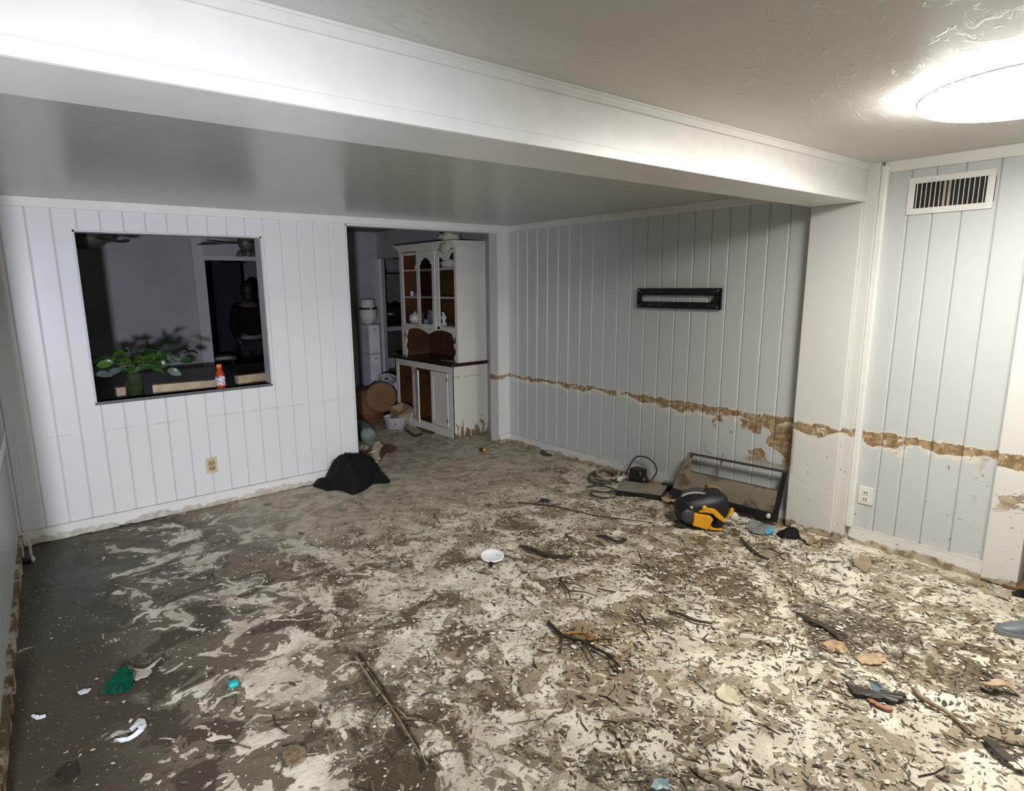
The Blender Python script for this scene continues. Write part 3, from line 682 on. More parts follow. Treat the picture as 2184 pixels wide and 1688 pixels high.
MB().lathe([(.002, 0), (.06, .002), (.092, .012), (.094, .015), (.06, .006), (.002, .004)], 28, (-.10, .60, sh2+.094), Matrix.Rotation(R_(-80), 4, 'Y'), close=False).build('plate_disc', M_china, t, smooth=True)
p = at(962, 506, 0, -.15)
tag(MB().blob((p.x, p.y+.02, 2.192+.055), (.12, .13, .06), 24, 16, .5, 2.6, seed=3).build('folded_cloth', M_cream, smooth=True, origin=(p.x, p.y, 2.19)), 'bundle of cream cloth on top of the china hutch', 'cloth')
p = at(948, 530, 0, -.35)
tag(MB().blob((-.358, p.y-.02, 2.115), (.035, .09, .055), 20, 12, .5, 3, seed=5).build('hanging_cloth', M_cream, smooth=True, origin=(-.35, p.y, 2.12)), 'pale cloth drooping over the upper front edge of the hutch', 'cloth')
t = tag(MB().box(-.30, -.16, .62, .86, .855, .861).box(-.27, -.18, .66, .80, .861, .866).build('paper_sheets', mat('dull_paper', (.16, .15, .14), .7), origin=(-.23, .74, .855)), 'thin flat papers lying on the dark hutch countertop', 'papers')

# ------------------------------------------------------------------ things on the far room floor
M_card = mat('cardboard_brown', (.20, .105, .045), .8, var=.12, scale=4)
def disc_thing(name, lab, cat, c, r, depth, nrm, m, mpatch=None, sq=1.0):
    z = Vector(nrm).normalized(); up = Vector((0, 0, 1)); xx = up.cross(z).normalized(); yy_ = z.cross(xx)
    mt = Matrix((xx, yy_*sq, z)).transposed().to_4x4()
    t = thing(name, lab, cat, c)
    MB().lathe([(r, -depth), (r, 0), (r*.96, .004), (.01, .004)], 40, c, mt).build('tray', m, t)
    if mpatch:
        MB().lathe([(r*1.03, -.03), (r*1.03, .008), (r*.985, .008)], 40, c, mt, close=False).build('rim', mpatch, t)
    return t
c1 = Vector((-.72, 1.93, .26)); toC = (CAM-c1)
M_rimd = mat('dark_rim', (.02, .012, .008), .5)
t = disc_thing('basket_lid', 'brown round lid leaning against the hutch behind the white tub', 'lid', (-.56, 1.86, .315), .195, .02, (toC.x, toC.y, -.4*1), M_card, M_rimd)
M_rust = mat('rust_red', (.16, .045, .020), .7)
t = thing('cardboard_drum', 'squat brown cardboard drum on the floor beside the doorway edge', 'drum', (-.72, 2.15, 0))
MB().lathe([(.20, .0), (.235, .03), (.245, .18), (.225, .36), (.15, .39), (.01, .39)], 32, (-.58, 2.22, 0)).build('drum_body', M_card, t, smooth=True)
MB().lathe([(.235, -.001), (.243, .02), (.249, .07), (.246, .09)], 32, (-.58, 2.22, 0), close=False).build('wet_stain_band', M_rust, t, smooth=True)
# wire fan cage, white with dark gaps
t = thing('fan_cage', 'white and black wire fan cage lying above the brown lid', 'fan', (-.45, 2.0, .45))
ctr = at(826, 812, 1, 2.0); nrm = Vector((-.55, -.5, .65)).normalized(); xx = Vector((0, 0, 1)).cross(nrm).normalized(); yy_ = nrm.cross(xx)
def ring(rad, off): return [ctr+nrm*off+xx*rad*math.cos(a_)*1.0+yy_*rad*.62*math.sin(a_) for a_ in [i*math.pi/14 for i in range(29)]]
m = MB()
for rd, of in ((.14, 0), (.14, .025), (.105, .035), (.07, .042), (.035, .045)): m.tube(ring(rd, of), .0045, 6)
for i in range(14):
    a_ = i*math.pi/7; m.tube([ctr+nrm*.045+xx*.03*math.cos(a_)+yy_*.02*math.sin(a_), ctr+xx*.14*math.cos(a_)+yy_*.087*math.sin(a_)], .0035, 5)
m.build('cage_wire', mat('white_plastic', (.70, .70, .72), .35, var=.04), t, smooth=True)
MB().lathe([(.13, -.02), (.13, -.012), (.01, -.012)], 24, ctr, Matrix((xx, yy_*.62, nrm)).transposed().to_4x4()).build('cage_back', M_black, t)
M_wp = _cache['white_plastic']
p = at(845, 815, 1, 2.15)
t = thing('white_box', 'small white box with a round dark hole behind the fan cage', 'box', (p.x, p.y, .35))
MB().box(p.x-.05, p.x+.04, 2.10, 2.2, p.z-.11, p.z+.03).build('box_body', M_wp, t, bevel=.006)
MB().lathe([(.022, 0), (.022, .006), (.002, .006)], 16, (p.x, 2.10, p.z-.03), Matrix.Rotation(math.pi/2, 4, 'X')).build('box_hole', M_black, t)
# white tub with cardboard box in it
t = thing('plastic_tub', 'white translucent plastic tub holding torn cardboard beside the hutch', 'tub', (-.62, 1.42, 0))
cx_, cy_ = -.625, 1.40
MB().lathe([(.085, .003), (.112, .006), (.145, .145), (.152, .15), (.147, .154), (.139, .145), (.106, .014), (.01, .014)], 28, (cx_, cy_, 0)).build('tub_wall', mat('tub_plastic', (.62, .61, .68), .35, var=.08), t, smooth=True)
m = MB()
for i in range(4):
    a_ = R_(200+i*28); m.tube([(cx_+.09*math.cos(a_), cy_+.09*math.sin(a_), .01), (cx_+.125*math.cos(a_+.35), cy_+.125*math.sin(a_+.35), .08), (cx_+.148*math.cos(a_), cy_+.148*math.sin(a_), .145)], .004, 5)
m.build('tub_rib', mat('tub_rib_grey', (.35, .36, .42), .4), t, smooth=True)
a_ = R_(238); q = Vector((cx_+.13*math.cos(a_), cy_+.13*math.sin(a_), .08))
MB().blob(q, (.014, .014, .014), 10, 8).build('red_mark', mat('red_print', (.45, .10, .09), .5), t, smooth=True)
M_cb = mat('box_cardboard', (.34, .25, .14), .8, var=.1)
t = thing('torn_carton', 'torn open cardboard carton sitting in the white tub', 'carton', (-.55, 1.38, .1))
o_ = Vector((-.555, 1.40, .10)); m = MB()
fr_ = [o_+Vector(v) for v in ((-.09, -.11, 0), (.09, -.13, 0), (.10, .10, 0), (-.08, .11, 0))]
for i in range(4):
    a0_, a1_ = fr_[i], fr_[(i+1) % 4]; hz = (.10, .17, .19, .15)[i]; hz2 = (.17, .19, .15, .10)[i]; inn = (o_-(a0_+a1_)/2); inn.z = 0; inn = inn.normalized()*.004
    m.hexa([a0_, a1_, a1_+inn, a0_+inn], [a0_+Vector((0, 0, hz)), a1_+Vector((0, 0, hz2)), a1_+inn+Vector((0, 0, hz2)), a0_+inn+Vector((0, 0, hz))])
m.build('carton_wall', M_cb, t)
MB().prism([fr_[0]+Vector((0, 0, .10)), fr_[1]+Vector((0, 0, .17)), fr_[1]+Vector((-.05, -.10, .12)), fr_[0]+Vector((-.06, -.07, .09))], (0, 0, .004)).build('carton_flap', M_cb, t)
m = MB()
for k in range(4):
    a_ = R_(-70+k*22); m.beam(o_+Vector((.055+.01*k, -.125, -.02)), o_+Vector((.07+.012*k, -.145, .13)), .008, .004)
m.build('handle_strip', M_wp, t)
# slipper, brown mat, grey-green cap, cream rag, brown shoe-like plank
p = fl(882, 926)
t = thing('flat_tool', 'flat black hand tool on the floor in front of the white tub', 'tool', (p.x, p.y, 0))
a0_, a1_, a2_ = fl(868, 918, .012), fl(884, 930, .012), fl(900, 926, .012)
MB().beam(a0_, a1_, .03, .012).beam(a1_, a2_, .045, .014).build('tool_head', M_black, t, bevel=.003)
MB().tube([fl(853, 905, .012), a0_], .007, 6).build('tool_handle', M_black, t, smooth=True)
tag(MB().prism([fl(884, 909, .0), fl(900, 909, 0), fl(930, 922, 0), fl(922, 927, 0), fl(903, 921, 0)], (0, 0, .012)).build('doormat', mat('brown_mat', (.10, .055, .025), .8), origin=fl(910, 914)), 'small brown mat curled against the hutch plinth', 'mat')
t = thing('canvas_bag', 'pale grey green cone-shaped cloth bag by the doorway edge', 'bag', tuple(fl(783, 950)))
b0 = fl(786, 943); c_ = MB()
c_.v = []; 
for i in range(9):
    tt = i/8; ax_ = b0.lerp(fl(768, 912), tt); rr = .085*(1-.25*tt) if i < 8 else .05
    for j in range(14):
        a_ = 2*math.pi*j/14; d_ = Vector((.62, -.2, 0)).normalized()
        c_.v.append(tuple(ax_+d_*rr*math.cos(a_)*(1+.2*mnoise.noise(Vector((i, j, 1))))+Vector((0, 0, max(0, rr*.9+rr*.9*math.sin(a_))))))
for i in range(8):
    for j in range(14): c_.f.append((i*14+j, i*14+(j+1) % 14, (i+1)*14+(j+1) % 14, (i+1)*14+j)); c_.mi.append(0)
c_.f.append(tuple(reversed(range(14)))); c_.mi.append(0); c_.f.append(tuple(range(112, 126))); c_.mi.append(0)
c_.build('bag_cloth', mat('grey_green_cloth', (.23, .28, .26), .8, var=.2, bump=.3), t, smooth=True)
tag(MB().blob(fl(773, 957, .03), (.075, .06, .035), 20, 12, .6, 4, seed=2).build('crumpled_wrapper', muddy('cream_brown_wrapper', (.62, .56, .46), .45), smooth=True, origin=fl(773, 957)), 'crumpled cream and brown wrapper by the doorway edge', 'wrapper')
def slab(pts, z0, th, mname, label, cat, name, m, lift=None):
    """irregular thin piece on the floor; pts are picture points on the floor plane, lift bends corners up"""
    P0 = [fl(x, y, z0) for x, y in pts]; c = sum(P0, Vector())/len(P0); m_ = MB(); L0 = lift or [0]*len(P0); P = []; L = []
    for i in range(len(P0)):
        j = (i+1) % len(P0); e_ = P0[j]-P0[i]; pr = Vector((-e_.y, e_.x, 0))
        for k in range(4):
            t_ = k/4; P.append(P0[i].lerp(P0[j], t_)+pr*.22*mnoise.noise(P0[i]*31+Vector((k*.9, i, 0)))*(1 if k else .4)); L.append(L0[i]*(1-t_)+L0[j]*t_+.002*mnoise.noise(Vector((i, k*.7, 4))))
    n_ = len(P)
    top = [p_+Vector((0, 0, th+L[i])) for i, p_ in enumerate(P)]; bot = [p_+Vector((0, 0, L[i])) for i, p_ in enumerate(P)]
    ct, cb = c+Vector((0, 0, th*1.2+sum(L)/n_*.5)), c+Vector((0, 0, sum(L)/n_*.5))
    vs = top+bot+[ct, cb]; fs = []
    for i in range(n_):
        j = (i+1) % n_; fs += [(i, j, 2*n_), (n_+j, n_+i, 2*n_+1), (i, n_+i, n_+j, j)]
    m_.add(vs, fs); return tag(m_.build(name, m, origin=(c.x, c.y, z0)), label, cat)
slab([(800, 975), (812, 955), (826, 950), (842, 955), (845, 963), (835, 968), (822, 965), (812, 985)], .002, .02, '', 'shiny brown leather scrap beside the pale rag near the doorway', 'scrap', 'leather_scrap', mat('brown_leather', (.11, .05, .025), .3))
slab([(784, 972), (796, 970), (802, 955), (812, 950), (816, 958), (810, 965), (810, 980), (800, 988), (795, 980)], .02, .012, '', 'torn pale tan rag between the black bag and the doorway', 'rag', 'torn_rag', mat('tan_rag', (.66, .54, .42), .8), [.01, .03, .05, .04, .02, .01, 0, 0, .01])
t = thing('orange_ball', 'tiny orange ball on the floor in front of the corner', 'ball', tuple(fl(1033, 961)))
MB().blob(fl(1033, 960, .016), (.022, .022, .018), 14, 10, .1).build('ball_skin', mat('orange_skin', (.75, .28, .03), .4), t, smooth=True)
slab([(1022, 958), (1029, 956), (1030, 962), (1024, 963)], .002, .008, '', 'small dark scrap touching the orange ball', 'scrap', 'dark_scrap', mat('dark_scrap_brown', (.06, .035, .02), .7))

# white water heater like stack: rolled bundle on two boxes
t = thing('white_carton', 'upper tall white carton standing under the rolled bundle', 'carton', (-.17, 2.72, .80), 'white cartons stacked in the far room')
t['label'] = 'upper tall white carton directly under the rolled bundle'
x0_, x1_ = at(790, 720, 1, 2.6).x, at(811, 720, 1, 2.6).x
M_ctn = mat('white_carton_board', (.60, .60, .66), .5, var=.05); M_ctn2 = mat('carton_panel', (.70, .70, .76), .45, var=.04)
for (z0_, z1_, lab) in ((.79, 1.19, 'upper tall white carton directly under the rolled bundle'), (.0, .785, 'lower tall white carton standing on the floor behind the lid')):
    tt_ = t if z0_ > .1 else thing('white_carton', lab, 'carton', (-.17, 2.72, 0), 'white cartons stacked in the far room')
    MB().box(x0_-.02, x1_, 2.60, 2.85, z0_, z1_).build('carton_body', M_ctn, tt_, bevel=.006)
    MB().box(x0_+.008, x1_-.01, 2.594, 2.60, z0_+.03, z1_-.03).build('front_panel', M_ctn2, tt_, bevel=.003)
    MB().box(x0_+.05, x0_+.10, 2.590, 2.594, z1_-.075, z1_-.055).build('handle_slot', mat('slot_grey', (.35, .35, .40), .5), tt_)
t = thing('rolled_bundle', 'white rolled quilt tied with a black strap on top of the cartons', 'quilt', (-.18, 2.72, 1.19))
m = MB(); cx_, cy_ = (x0_+x1_)/2-.02, 2.74
m.lathe([(.05, 1.192), (.085, 1.21), (.115, 1.27), (.125, 1.36), (.118, 1.40), (.105, 1.413), (.098, 1.42), (.10, 1.44), (.098, 1.51), (.085, 1.535), (.03, 1.54)], 26, (cx_, cy_, 0)); m.build('quilt_roll', mat('white_quilt', (.62, .60, .57), .8, bump=.3), t, smooth=True)
MB().lathe([(.120, 1.395), (.124, 1.40), (.124, 1.418), (.118, 1.422)], 26, (cx_, cy_, 0), close=False).build('strap', M_black, t, smooth=True)
MB().box(cx_-.03, cx_-.005, cy_-.131, cy_-.122, 1.393, 1.425).build('buckle', M_wp, t, bevel=.003)

# kitchen pieces beyond the second doorway
M_kc = mat('kitchen_counter_white', (.34, .36, .38), .4); M_kd = mat('kitchen_dark_cupboard', (.05, .047, .045), .6, var=.3, scale=6)
t = thing('kitchen_counter', 'pale kitchen counter end beyond the far right doorway', 'counter', (.7, 3.4, 0))
p0_ = at(820, 703, 1, 3.3)
MB().box(p0_.x, p0_.x+.9, 3.3, 3.95, p0_.z-.03, p0_.z+.035).build('counter_top', M_kc, t, bevel=.005)
MB().box(p0_.x+.01, p0_.x+.9, 3.34, 3.95, .0, p0_.z-.03).build('cupboard', M_kd, t)
t = thing('washing_pile', 'dark heap of cloth on the kitchen counter', 'cloth', (p0_.x+.3, 3.5, p0_.z))
MB().blob((p0_.x+.36, 3.6, p0_.z+.22), (.30, .20, .16), 20, 14, .45, 3, seed=8).build('cloth_heap', M_black, t, smooth=True)
tag(MB().box(p0_.x+.02, p0_.x+.7, 3.95, 4.0, 1.22, 1.90).build('cupboard_door_panel', mat('dim_green_grey', (.13, .145, .14), .6), origin=(p0_.x+.3, 4, 1.2)), 'tall grey green wall panel above the kitchen counter', 'panel')
p = at(832, 771, 1, 3.0)
tag(MB().box(p.x-.07, p.x+.10, 3.02, 3.12, .50, p.z+.05).build('appliance_box', M_kc, bevel=.01, origin=(p.x, 3, .5)), 'small pale appliance box in the kitchen doorway', 'box')
tag(MB().box(p.x-.10, p.x+.14, 3.01, 3.2, .0, .497).build('storage_crate', M_kd, origin=(p.x, 3.1, 0)), 'dark crate under the pale appliance box', 'crate')
t = thing('window_valance', 'pale valance board high in the kitchen doorway', 'valance', (.5, 4, 2))
MB().box(.35, 1.9, 3.97, 4.0, 1.98, 2.14).build('valance_board', mat('dim_valance', (.20, .23, .25), .6), t)

# ------------------------------------------------------------------ far room: counter, pieces in the opening
M_cnt = mat('dark_counter_top', (.050, .045, .040), .38, var=.2, scale=4)
ct = thing('kitchen_island', 'dark worktop directly behind the wall opening', 'worktop', (-3.0, .9, 0))
MB().box(-4.45, -1.95, .131, 1.72, .875, .910).build('worktop', M_cnt, ct, bevel=.004)
MB().box(-4.40, -2.0, .16, 1.68, 0, .875).build('cabinet_body', M_kd, ct)
M_pine = mat('pale_pine', (.50, .38, .25), .55, var=.16, scale=14)
zt = .910
def plank2(pa, pb, y_a, y_b, w, h, lab):
    a_, b_ = Vector((*at(pa[0], pa[1], 1, y_a).xy, zt+.018+h/2)), Vector((*at(pb[0], pb[1], 1, y_b).xy, zt+.018+h/2))
    t_ = thing('pine_plank', lab, 'plank', ((a_.x+b_.x)/2, (a_.y+b_.y)/2, zt), 'pine planks behind the opening')
    MB().beam(a_, b_, w, h).build('plank_body', M_pine, t_, bevel=.002)
    MB().beam(a_+Vector((0, 0, -h/2-.009)), b_+Vector((0, 0, -h/2-.009)), w*.8, .017).build('plank_batten', M_pine, t_, bevel=.002)
plank2((324, 822), (463, 812), .26, .20, .07, .056, 'long pale pine plank lying behind the bottle in the opening')
plank2((504, 806), (568, 798), .30, .34, .07, .056, 'short pale pine plank end at the right side of the opening')
tag(MB().box(-3.66, -3.58, .30, .40, zt, zt+.07).build('small_carton', mat('peach_carton', (.50, .36, .28), .7), origin=(-3.62, .35, zt)), 'small pinkish carton behind the glass vase', 'box')

# bottle standing on the sill
M_juice = mat('red_sauce', (.45, .055, .02), .15); M_capo = mat('orange_cap', (.85, .20, .07), .4)
bp = at(473, 829, 2, WZ0); bp.y = max(bp.y, .045)
bt = thing('sauce_bottle', 'small red sauce bottle with orange cap standing on the opening sill', 'bottle', tuple(bp))
MB().lathe([(.030, 0), (.037, .004), (.037, .095), (.032, .125), (.018, .150), (.016, .162)], 24, bp).build('bottle_body', M_juice, bt, smooth=True)
MB().lathe([(.020, .160), (.021, .188), (.019, .192), (.002, .193)], 20, bp).build('cap', M_capo, bt, smooth=True)
lm = NT('sauce_label', .5)
pv = lm.scalevec((30, 30, 60)); lm.color(lm.mix(lm.step(lm.noise(1.0, 3, .6, 2.0, vec=pv), .54, .57), (.80, .76, .80), lm.mix(lm.step(lm.xyz[2], WZ0+.055, WZ0+.057), (.40, .06, .06), (.06, .08, .35))))
MB().lathe([(.0378, .025), (.0378, .098)], 24, bp, close=False).build('label', lm.m, bt, smooth=True)
p = Vector((bp.x+.035, .20, zt))
tag(MB().lathe([(.028, 0), (.03, .004), (.03, .12), (.02, .15), (.012, .155), (.012, .17), (.002, .171)], 20, p).build('dark_jar', mat('dark_glass_jar', (.02, .022, .018), .1), smooth=True, origin=p), 'dark jar standing just behind the sauce bottle', 'jar')

# vase with leafy cuttings
vp = Vector((-3.545, .24, zt))
vs_ = thing('glass_vase', 'green glass vase of leafy cuttings in the wall opening', 'vase', tuple(vp))
gg = NT('green_glass', .03); gg.b.inputs['Transmission Weight'].default_value = .97; gg.b.inputs['IOR'].default_value = 1.35; gg.color((.62, .75, .50))
MB().lathe([(.056, 0), (.062, .005), (.062, .17), (.066, .185), (.061, .185), (.057, .17), (.057, .012), (.002, .012)], 28, vp).build('vase_glass', gg.m, vs_, smooth=True)
wt = NT('vase_water', .03); wt.b.inputs['Transmission Weight'].default_value = .9; wt.color((.55, .65, .35)); 
MB().lathe([(.055, .014), (.055, .09), (.002, .09)], 24, vp).build('water', wt.m, vs_, smooth=True)
def leafmesh():
    m_ = MB(); n_ = 7
    for i in range(n_+1):
        t_ = i/n_; w = .030*math.sin(math.pi*min(1, t_*.93+.05))**.7; zc_ = .012*math.sin(t_*math.pi)-.02*t_*t_
        for k_, s_ in enumerate((-1, 0, 1)): m_.v.append((t_*.105, s_*w, zc_+(.006 if s_ else 0)))
    for i in range(n_):
        for k_ in range(2): m_.f.append((i*3+k_, i*3+k_+1, (i+1)*3+k_+1, (i+1)*3+k_)); m_.mi.append(0)
    k0 = len(m_.v)
    m_.v += [(v[0], v[1], v[2]-.0012) for v in m_.v]; fs = [tuple(k0+q for q in reversed(f_)) for f_ in m_.f]; m_.f += fs; m_.mi += [0]*len(fs)
    return m_
M_leaf = mat('green_leaf', (.055, .12, .02), .3, var=.3, scale=20); M_leafd = mat('dark_green_leaf', (.02, .05, .018), .25, var=.3); M_leafg = mat('grey_leaf_sheen', (.13, .17, .165), .35, var=.2)  # grey leaf colour imitates light reflected off the leaves
first = {}
targets = [(215, 770, 1, .2), (222, 800, 1, .22), (240, 760, 0, .1), (262, 745, 0, .1), (255, 775, 0, .06), (272, 765, 0, .1), (288, 772, 0, .05), (300, 750, 1, .2), (300, 775, 0, .1), (318, 765, 0, .1), (335, 770, 0, .1), (345, 755, 1, .1), (350, 780, 0, .08), (330, 785, 0, .1),
           (318, 728, 1, .3), (330, 742, 1, .3), (345, 735, 1, .3), (385, 742, 1, .3), (372, 755, 1, .3), (402, 752, 1, .3), (392, 770, 1, .3), (278, 742, 2, .3), (285, 750, 2, .3), (292, 760, 2, .3), (235, 785, 2, .1), (248, 792, 2, .1), (228, 805, 2, .1), (355, 762, 2, .1), (368, 790, 2, .1), (365, 770, 2, .15), (210, 785, 1, .1), (240, 800, 1, .2), (270, 790, 1, .2), (308, 790, 0, .1), (262, 780, 0, .12), (345, 765, 0, .2), (320, 755, 0, .15), (250, 752, 1, .15), (268, 758, 0, .18), (282, 762, 1, .2), (296, 766, 0, .0), (312, 758, 1, .05), (326, 762, 0, .2), (340, 778, 1, .1), (232, 775, 0, .02), (246, 786, 1, .02), (300, 784, 1, .02), (275, 778, 0, .16), (330, 776, 1, .2), (225, 764, 1, .05)]
stem = MB(); mouth = vp+Vector((0, 0, .18))
for i, (px_, py_, kk, yo) in enumerate(targets):
    tip = at(px_, py_, 1, .14+yo*.9); base = mouth+Vector((random.uniform(-.02, .02), random.uniform(-.02, .02), 0))
    mid = base.lerp(tip, .5)+Vector((0, 0, .035)); 
    if kk != 2 or i % 2: stem.tube([vp+Vector((random.uniform(-.02, .02), random.uniform(-.02, .02), .03)), base, mid, tip], .0022, 5)
    if kk not in first:
        lf = leafmesh().build('leaf', (M_leaf, M_leafd, M_leafg)[kk], vs_, smooth=True, origin=(0, 0, 0)); first[kk] = lf
    else:
        lf = first[kk].copy(); COL.objects.link(lf); lf.parent = vs_
    d_ = (tip-mid); d_.z *= .5; dirn = d_.normalized(); yaw_ = math.atan2(dirn.y, dirn.x)+random.uniform(-.6, .6)
    lf.location = (tip-dirn*.035)-vp; lf.rotation_euler = (random.uniform(-.9, .9)+R_(35), random.uniform(-.5, .4), yaw_)
    s_ = random.uniform(.75, 1.1); lf.scale = (s_, s_, s_)
stem.build('stems', M_leaf, vs_, smooth=True)

# ceiling fans in the far room
M_fanb = mat('fan_blade_dark', (.055, .045, .038), .5); M_fanh = mat('fan_housing', (.075, .078, .062), .4)
def ceiling_fan(lab, hub, blades_at, bl=.52, housing=.12, light=True):
    t_ = thing('ceiling_fan', lab, 'fan', (hub.x, hub.y, 2.46), 'ceiling fans in the far room')
    MB().tube([hub+Vector((0, 0, .05)), (hub.x, hub.y, 2.46)], .018, 8).build('downrod', M_fanh, t_, smooth=True)
    MB().lathe([(.03, .07), (housing, .05), (housing*1.1, 0), (housing*.8, -.05), (.05, -.07)], 24, hub).build('motor_housing', M_fanh, t_, smooth=True)
    for a_ in blades_at:
        u = Vector((math.cos(a_), math.sin(a_), 0)); v_ = Vector((-u.y, u.x, 0)); P = []
        for (l, w) in [(.10, .025), (.20, .03), (.30, .062), (bl, .072), (bl+.06, .055), (bl+.08, 0), (bl+.06, -.055), (bl, -.072), (.30, -.062), (.20, -.03), (.10, -.025)]: P.append(hub+u*l+v_*w+Vector((0, 0, -w*.15)))
        MB().prism(P, (0, 0, .008)).build('blade', M_fanb, t_)
    if light:
        for k_ in range(3):
            a_ = k_*2.1+.4; c_ = hub+Vector((.07*math.cos(a_), .07*math.sin(a_), -.07))
            MB().lathe([(.015, .0), (.035, -.03), (.045, -.065), (.040, -.065), (.012, -.005)], 14, c_).build('light_shade', M_fanh, t_, smooth=True)
    return t_
hub1 = at(180, 512, 1, 1.2); e1 = at(258, 508, 1, 1.2)
a1_ = math.atan2(e1.y-hub1.y, e1.x-hub1.x)
ceiling_fan('dim ceiling fan at the top left of the opening', hub1, [a1_+.15+k_*2*math.pi/5 for k_ in range(5)], .27, .16, False)
hub2 = at(524, 520, 1, 2.0); e2 = at(436, 508, 1, 2.3); a2_ = math.atan2(e2.y-hub2.y, e2.x-hub2.x)
ceiling_fan('dark ceiling fan with light shades at the top right of the opening', hub2, [a2_+k_*2*math.pi/5 for k_ in range(5)], .45, .08)
# beyond the far doorway: shelf, curtain, person
p = at(478, 763, 1, 3.7)
t = thing('side_table', 'pale table edge in the dark far doorway', 'table', (p.x, 3.7, 0))
MB().box(p.x-.35, p.x+.13, 3.6, 3.95, p.z-.03, p.z+.02).build('table_top', mat('dim_table_top', (.30, .30, .31), .5), t, bevel=.004)
for xx_, yy2 in ((p.x-.3, 3.65), (p.x+.09, 3.65), (p.x-.3, 3.9), (p.x+.09, 3.9)): MB().box(xx_-.02, xx_+.02, yy2-.02, yy2+.02, 0, p.z-.03).build('leg', M_kd, t)
p = at(480, 600, 1, 5.2)
t = thing('curtain', 'dark blue pleated curtain hanging in the far dark room', 'curtain', (p.x, 5.2, .3))
m = MB(); n_ = 40; X0, X1 = p.x-.25, p.x+.25
for i in range(n_+1):
    x_ = X0+(X1-X0)*i/n_; y_ = 5.2+.035*math.sin(i*1.1)
    m.v += [(x_, y_, .4), (x_, y_, 2.1), (x_, y_+.006, .4), (x_, y_+.006, 2.1)]
for i in range(n_):
    a_ = 4*i; m.f += [(a_, a_+4, a_+5, a_+1), (a_+2, a_+3, a_+7, a_+6)]; m.mi += [0, 0]
m.build('curtain_cloth', mat('dark_blue_cloth', (.022, .027, .045), .8), t, smooth=True)
MB().tube([(X0-.1, 5.2, 2.11), (X1+.1, 5.2, 2.11)], .012, 8).build('curtain_rod', M_black, t, smooth=True)
tag(MB().box(at(475, 575, 1, 5.4).x, at(513, 575, 1, 5.4).x, 5.4, 5.44, at(490, 585, 1, 5.4).z, at(490, 566, 1, 5.4).z).build('wall_sign', mat('dim_board_grey', (.14, .14, .15), .6), origin=at(490, 575, 1, 5.4)), 'dim grey board high in the far dark room', 'board')

# person in dark clothes, seen in the far doorway
def skin_body(name, verts, edges, radii, m, parent, sub=2, root=0):
    me = bpy.data.meshes.new(name); o0 = Vector(parent['_o']); me.from_pydata([tuple(Vector(v)-o0) for v in verts], edges, []); me.materials.append(m)
    o = bpy.data.objects.new(name, me); COL.objects.link(o); o.parent = parent
    sk = o.modifiers.new('skin', 'SKIN'); sk.use_smooth_shade = True
    for i, r_ in enumerate(radii):
        r_ = r_ if isinstance(r_, tuple) else (r_, r_); me.skin_vertices[0].data[i].radius = r_; me.skin_vertices[0].data[i].use_root = (i == root)
    sb = o.modifiers.new('subdivision', 'SUBSURF'); sb.levels = sb.render_levels = sub
    o['_o'] = tuple(o0); return o
pc = at(528, 640, 1, 4.2); gx, gy = pc.x, 4.2
pe = thing('person', 'person in dark clothes standing turned away in the far doorway', 'person', (gx, gy, 0))
def V_(x, y, z): return (gx+x, gy+y, z)
M_skin = mat('skin', (.07, .042, .03), .6); M_cl = mat('dark_jacket', (.005, .005, .006), .9, spec=.2); M_tr = mat('dark_jeans', (.012, .015, .024), .85); M_hair = mat('dark_hair', (.012, .009, .008), .6)
vs = [V_(0, 0, .98), V_(0, 0, 1.15), V_(0, .01, 1.35), V_(0, .01, 1.46), V_(0, 0, 1.53), V_(0, -.01, 1.62), V_(0, -.01, 1.72),
      V_(-.17, .01, 1.43), V_(-.23, .03, 1.18), V_(-.20, -.10, .98), V_(-.18, -.16, .92), V_(.17, .01, 1.43), V_(.23, .03, 1.18), V_(.23, -.02, .94), V_(.23, -.04, .87),
      V_(-.095, 0, .90), V_(-.11, 0, .50), V_(-.12, .01, .09), V_(-.12, .11, .04), V_(.095, 0, .90), V_(.11, 0, .50), V_(.12, .01, .09), V_(.12, .11, .04)]
es = [(0, 1), (1, 2), (2, 3), (3, 4), (4, 5), (5, 6), (3, 7), (7, 8), (8, 9), (9, 10), (3, 11), (11, 12), (12, 13), (13, 14), (0, 15), (15, 16), (16, 17), (17, 18), (0, 19), (19, 20), (20, 21), (21, 22)]
rd = [(.15, .11), (.14, .10), (.16, .11), (.10, .08), .05, (.078, .09), (.075, .09), .055, .042, .032, .036, .055, .042, .032, .036, .085, .06, .04, .04, .085, .06, .04, .04]
skin_body('body', vs, es, rd, M_skin, pe)
i_ = [0, 1, 2, 3, 7, 8, 9, 11, 12, 13]; mp = {v: k for k, v in enumerate(i_)}
skin_body('jacket', [vs[k] for k in i_], [(mp[a], mp[b_]) for a, b_ in es if a in mp and b_ in mp], [tuple(x*1.14+.012 for x in (rd[k] if isinstance(rd[k], tuple) else (rd[k],)*2)) for k in i_], M_cl, pe)
i_ = [0, 15, 16, 17, 19, 20, 21]; mp = {v: k for k, v in enumerate(i_)}
skin_body('trousers', [vs[k] for k in i_], [(mp[a], mp[b_]) for a, b_ in es if a in mp and b_ in mp], [tuple(x*1.1+.012 for x in (rd[k] if isinstance(rd[k], tuple) else (rd[k],)*2)) for k in i_], M_tr, pe)
MB().blob(V_(0, -.025, 1.685), (.098, .105, .125), 20, 14, .05).blob(V_(0, -.02, 1.60), (.082, .09, .10), 16, 10, .05).build('hair', M_hair, pe, smooth=True)
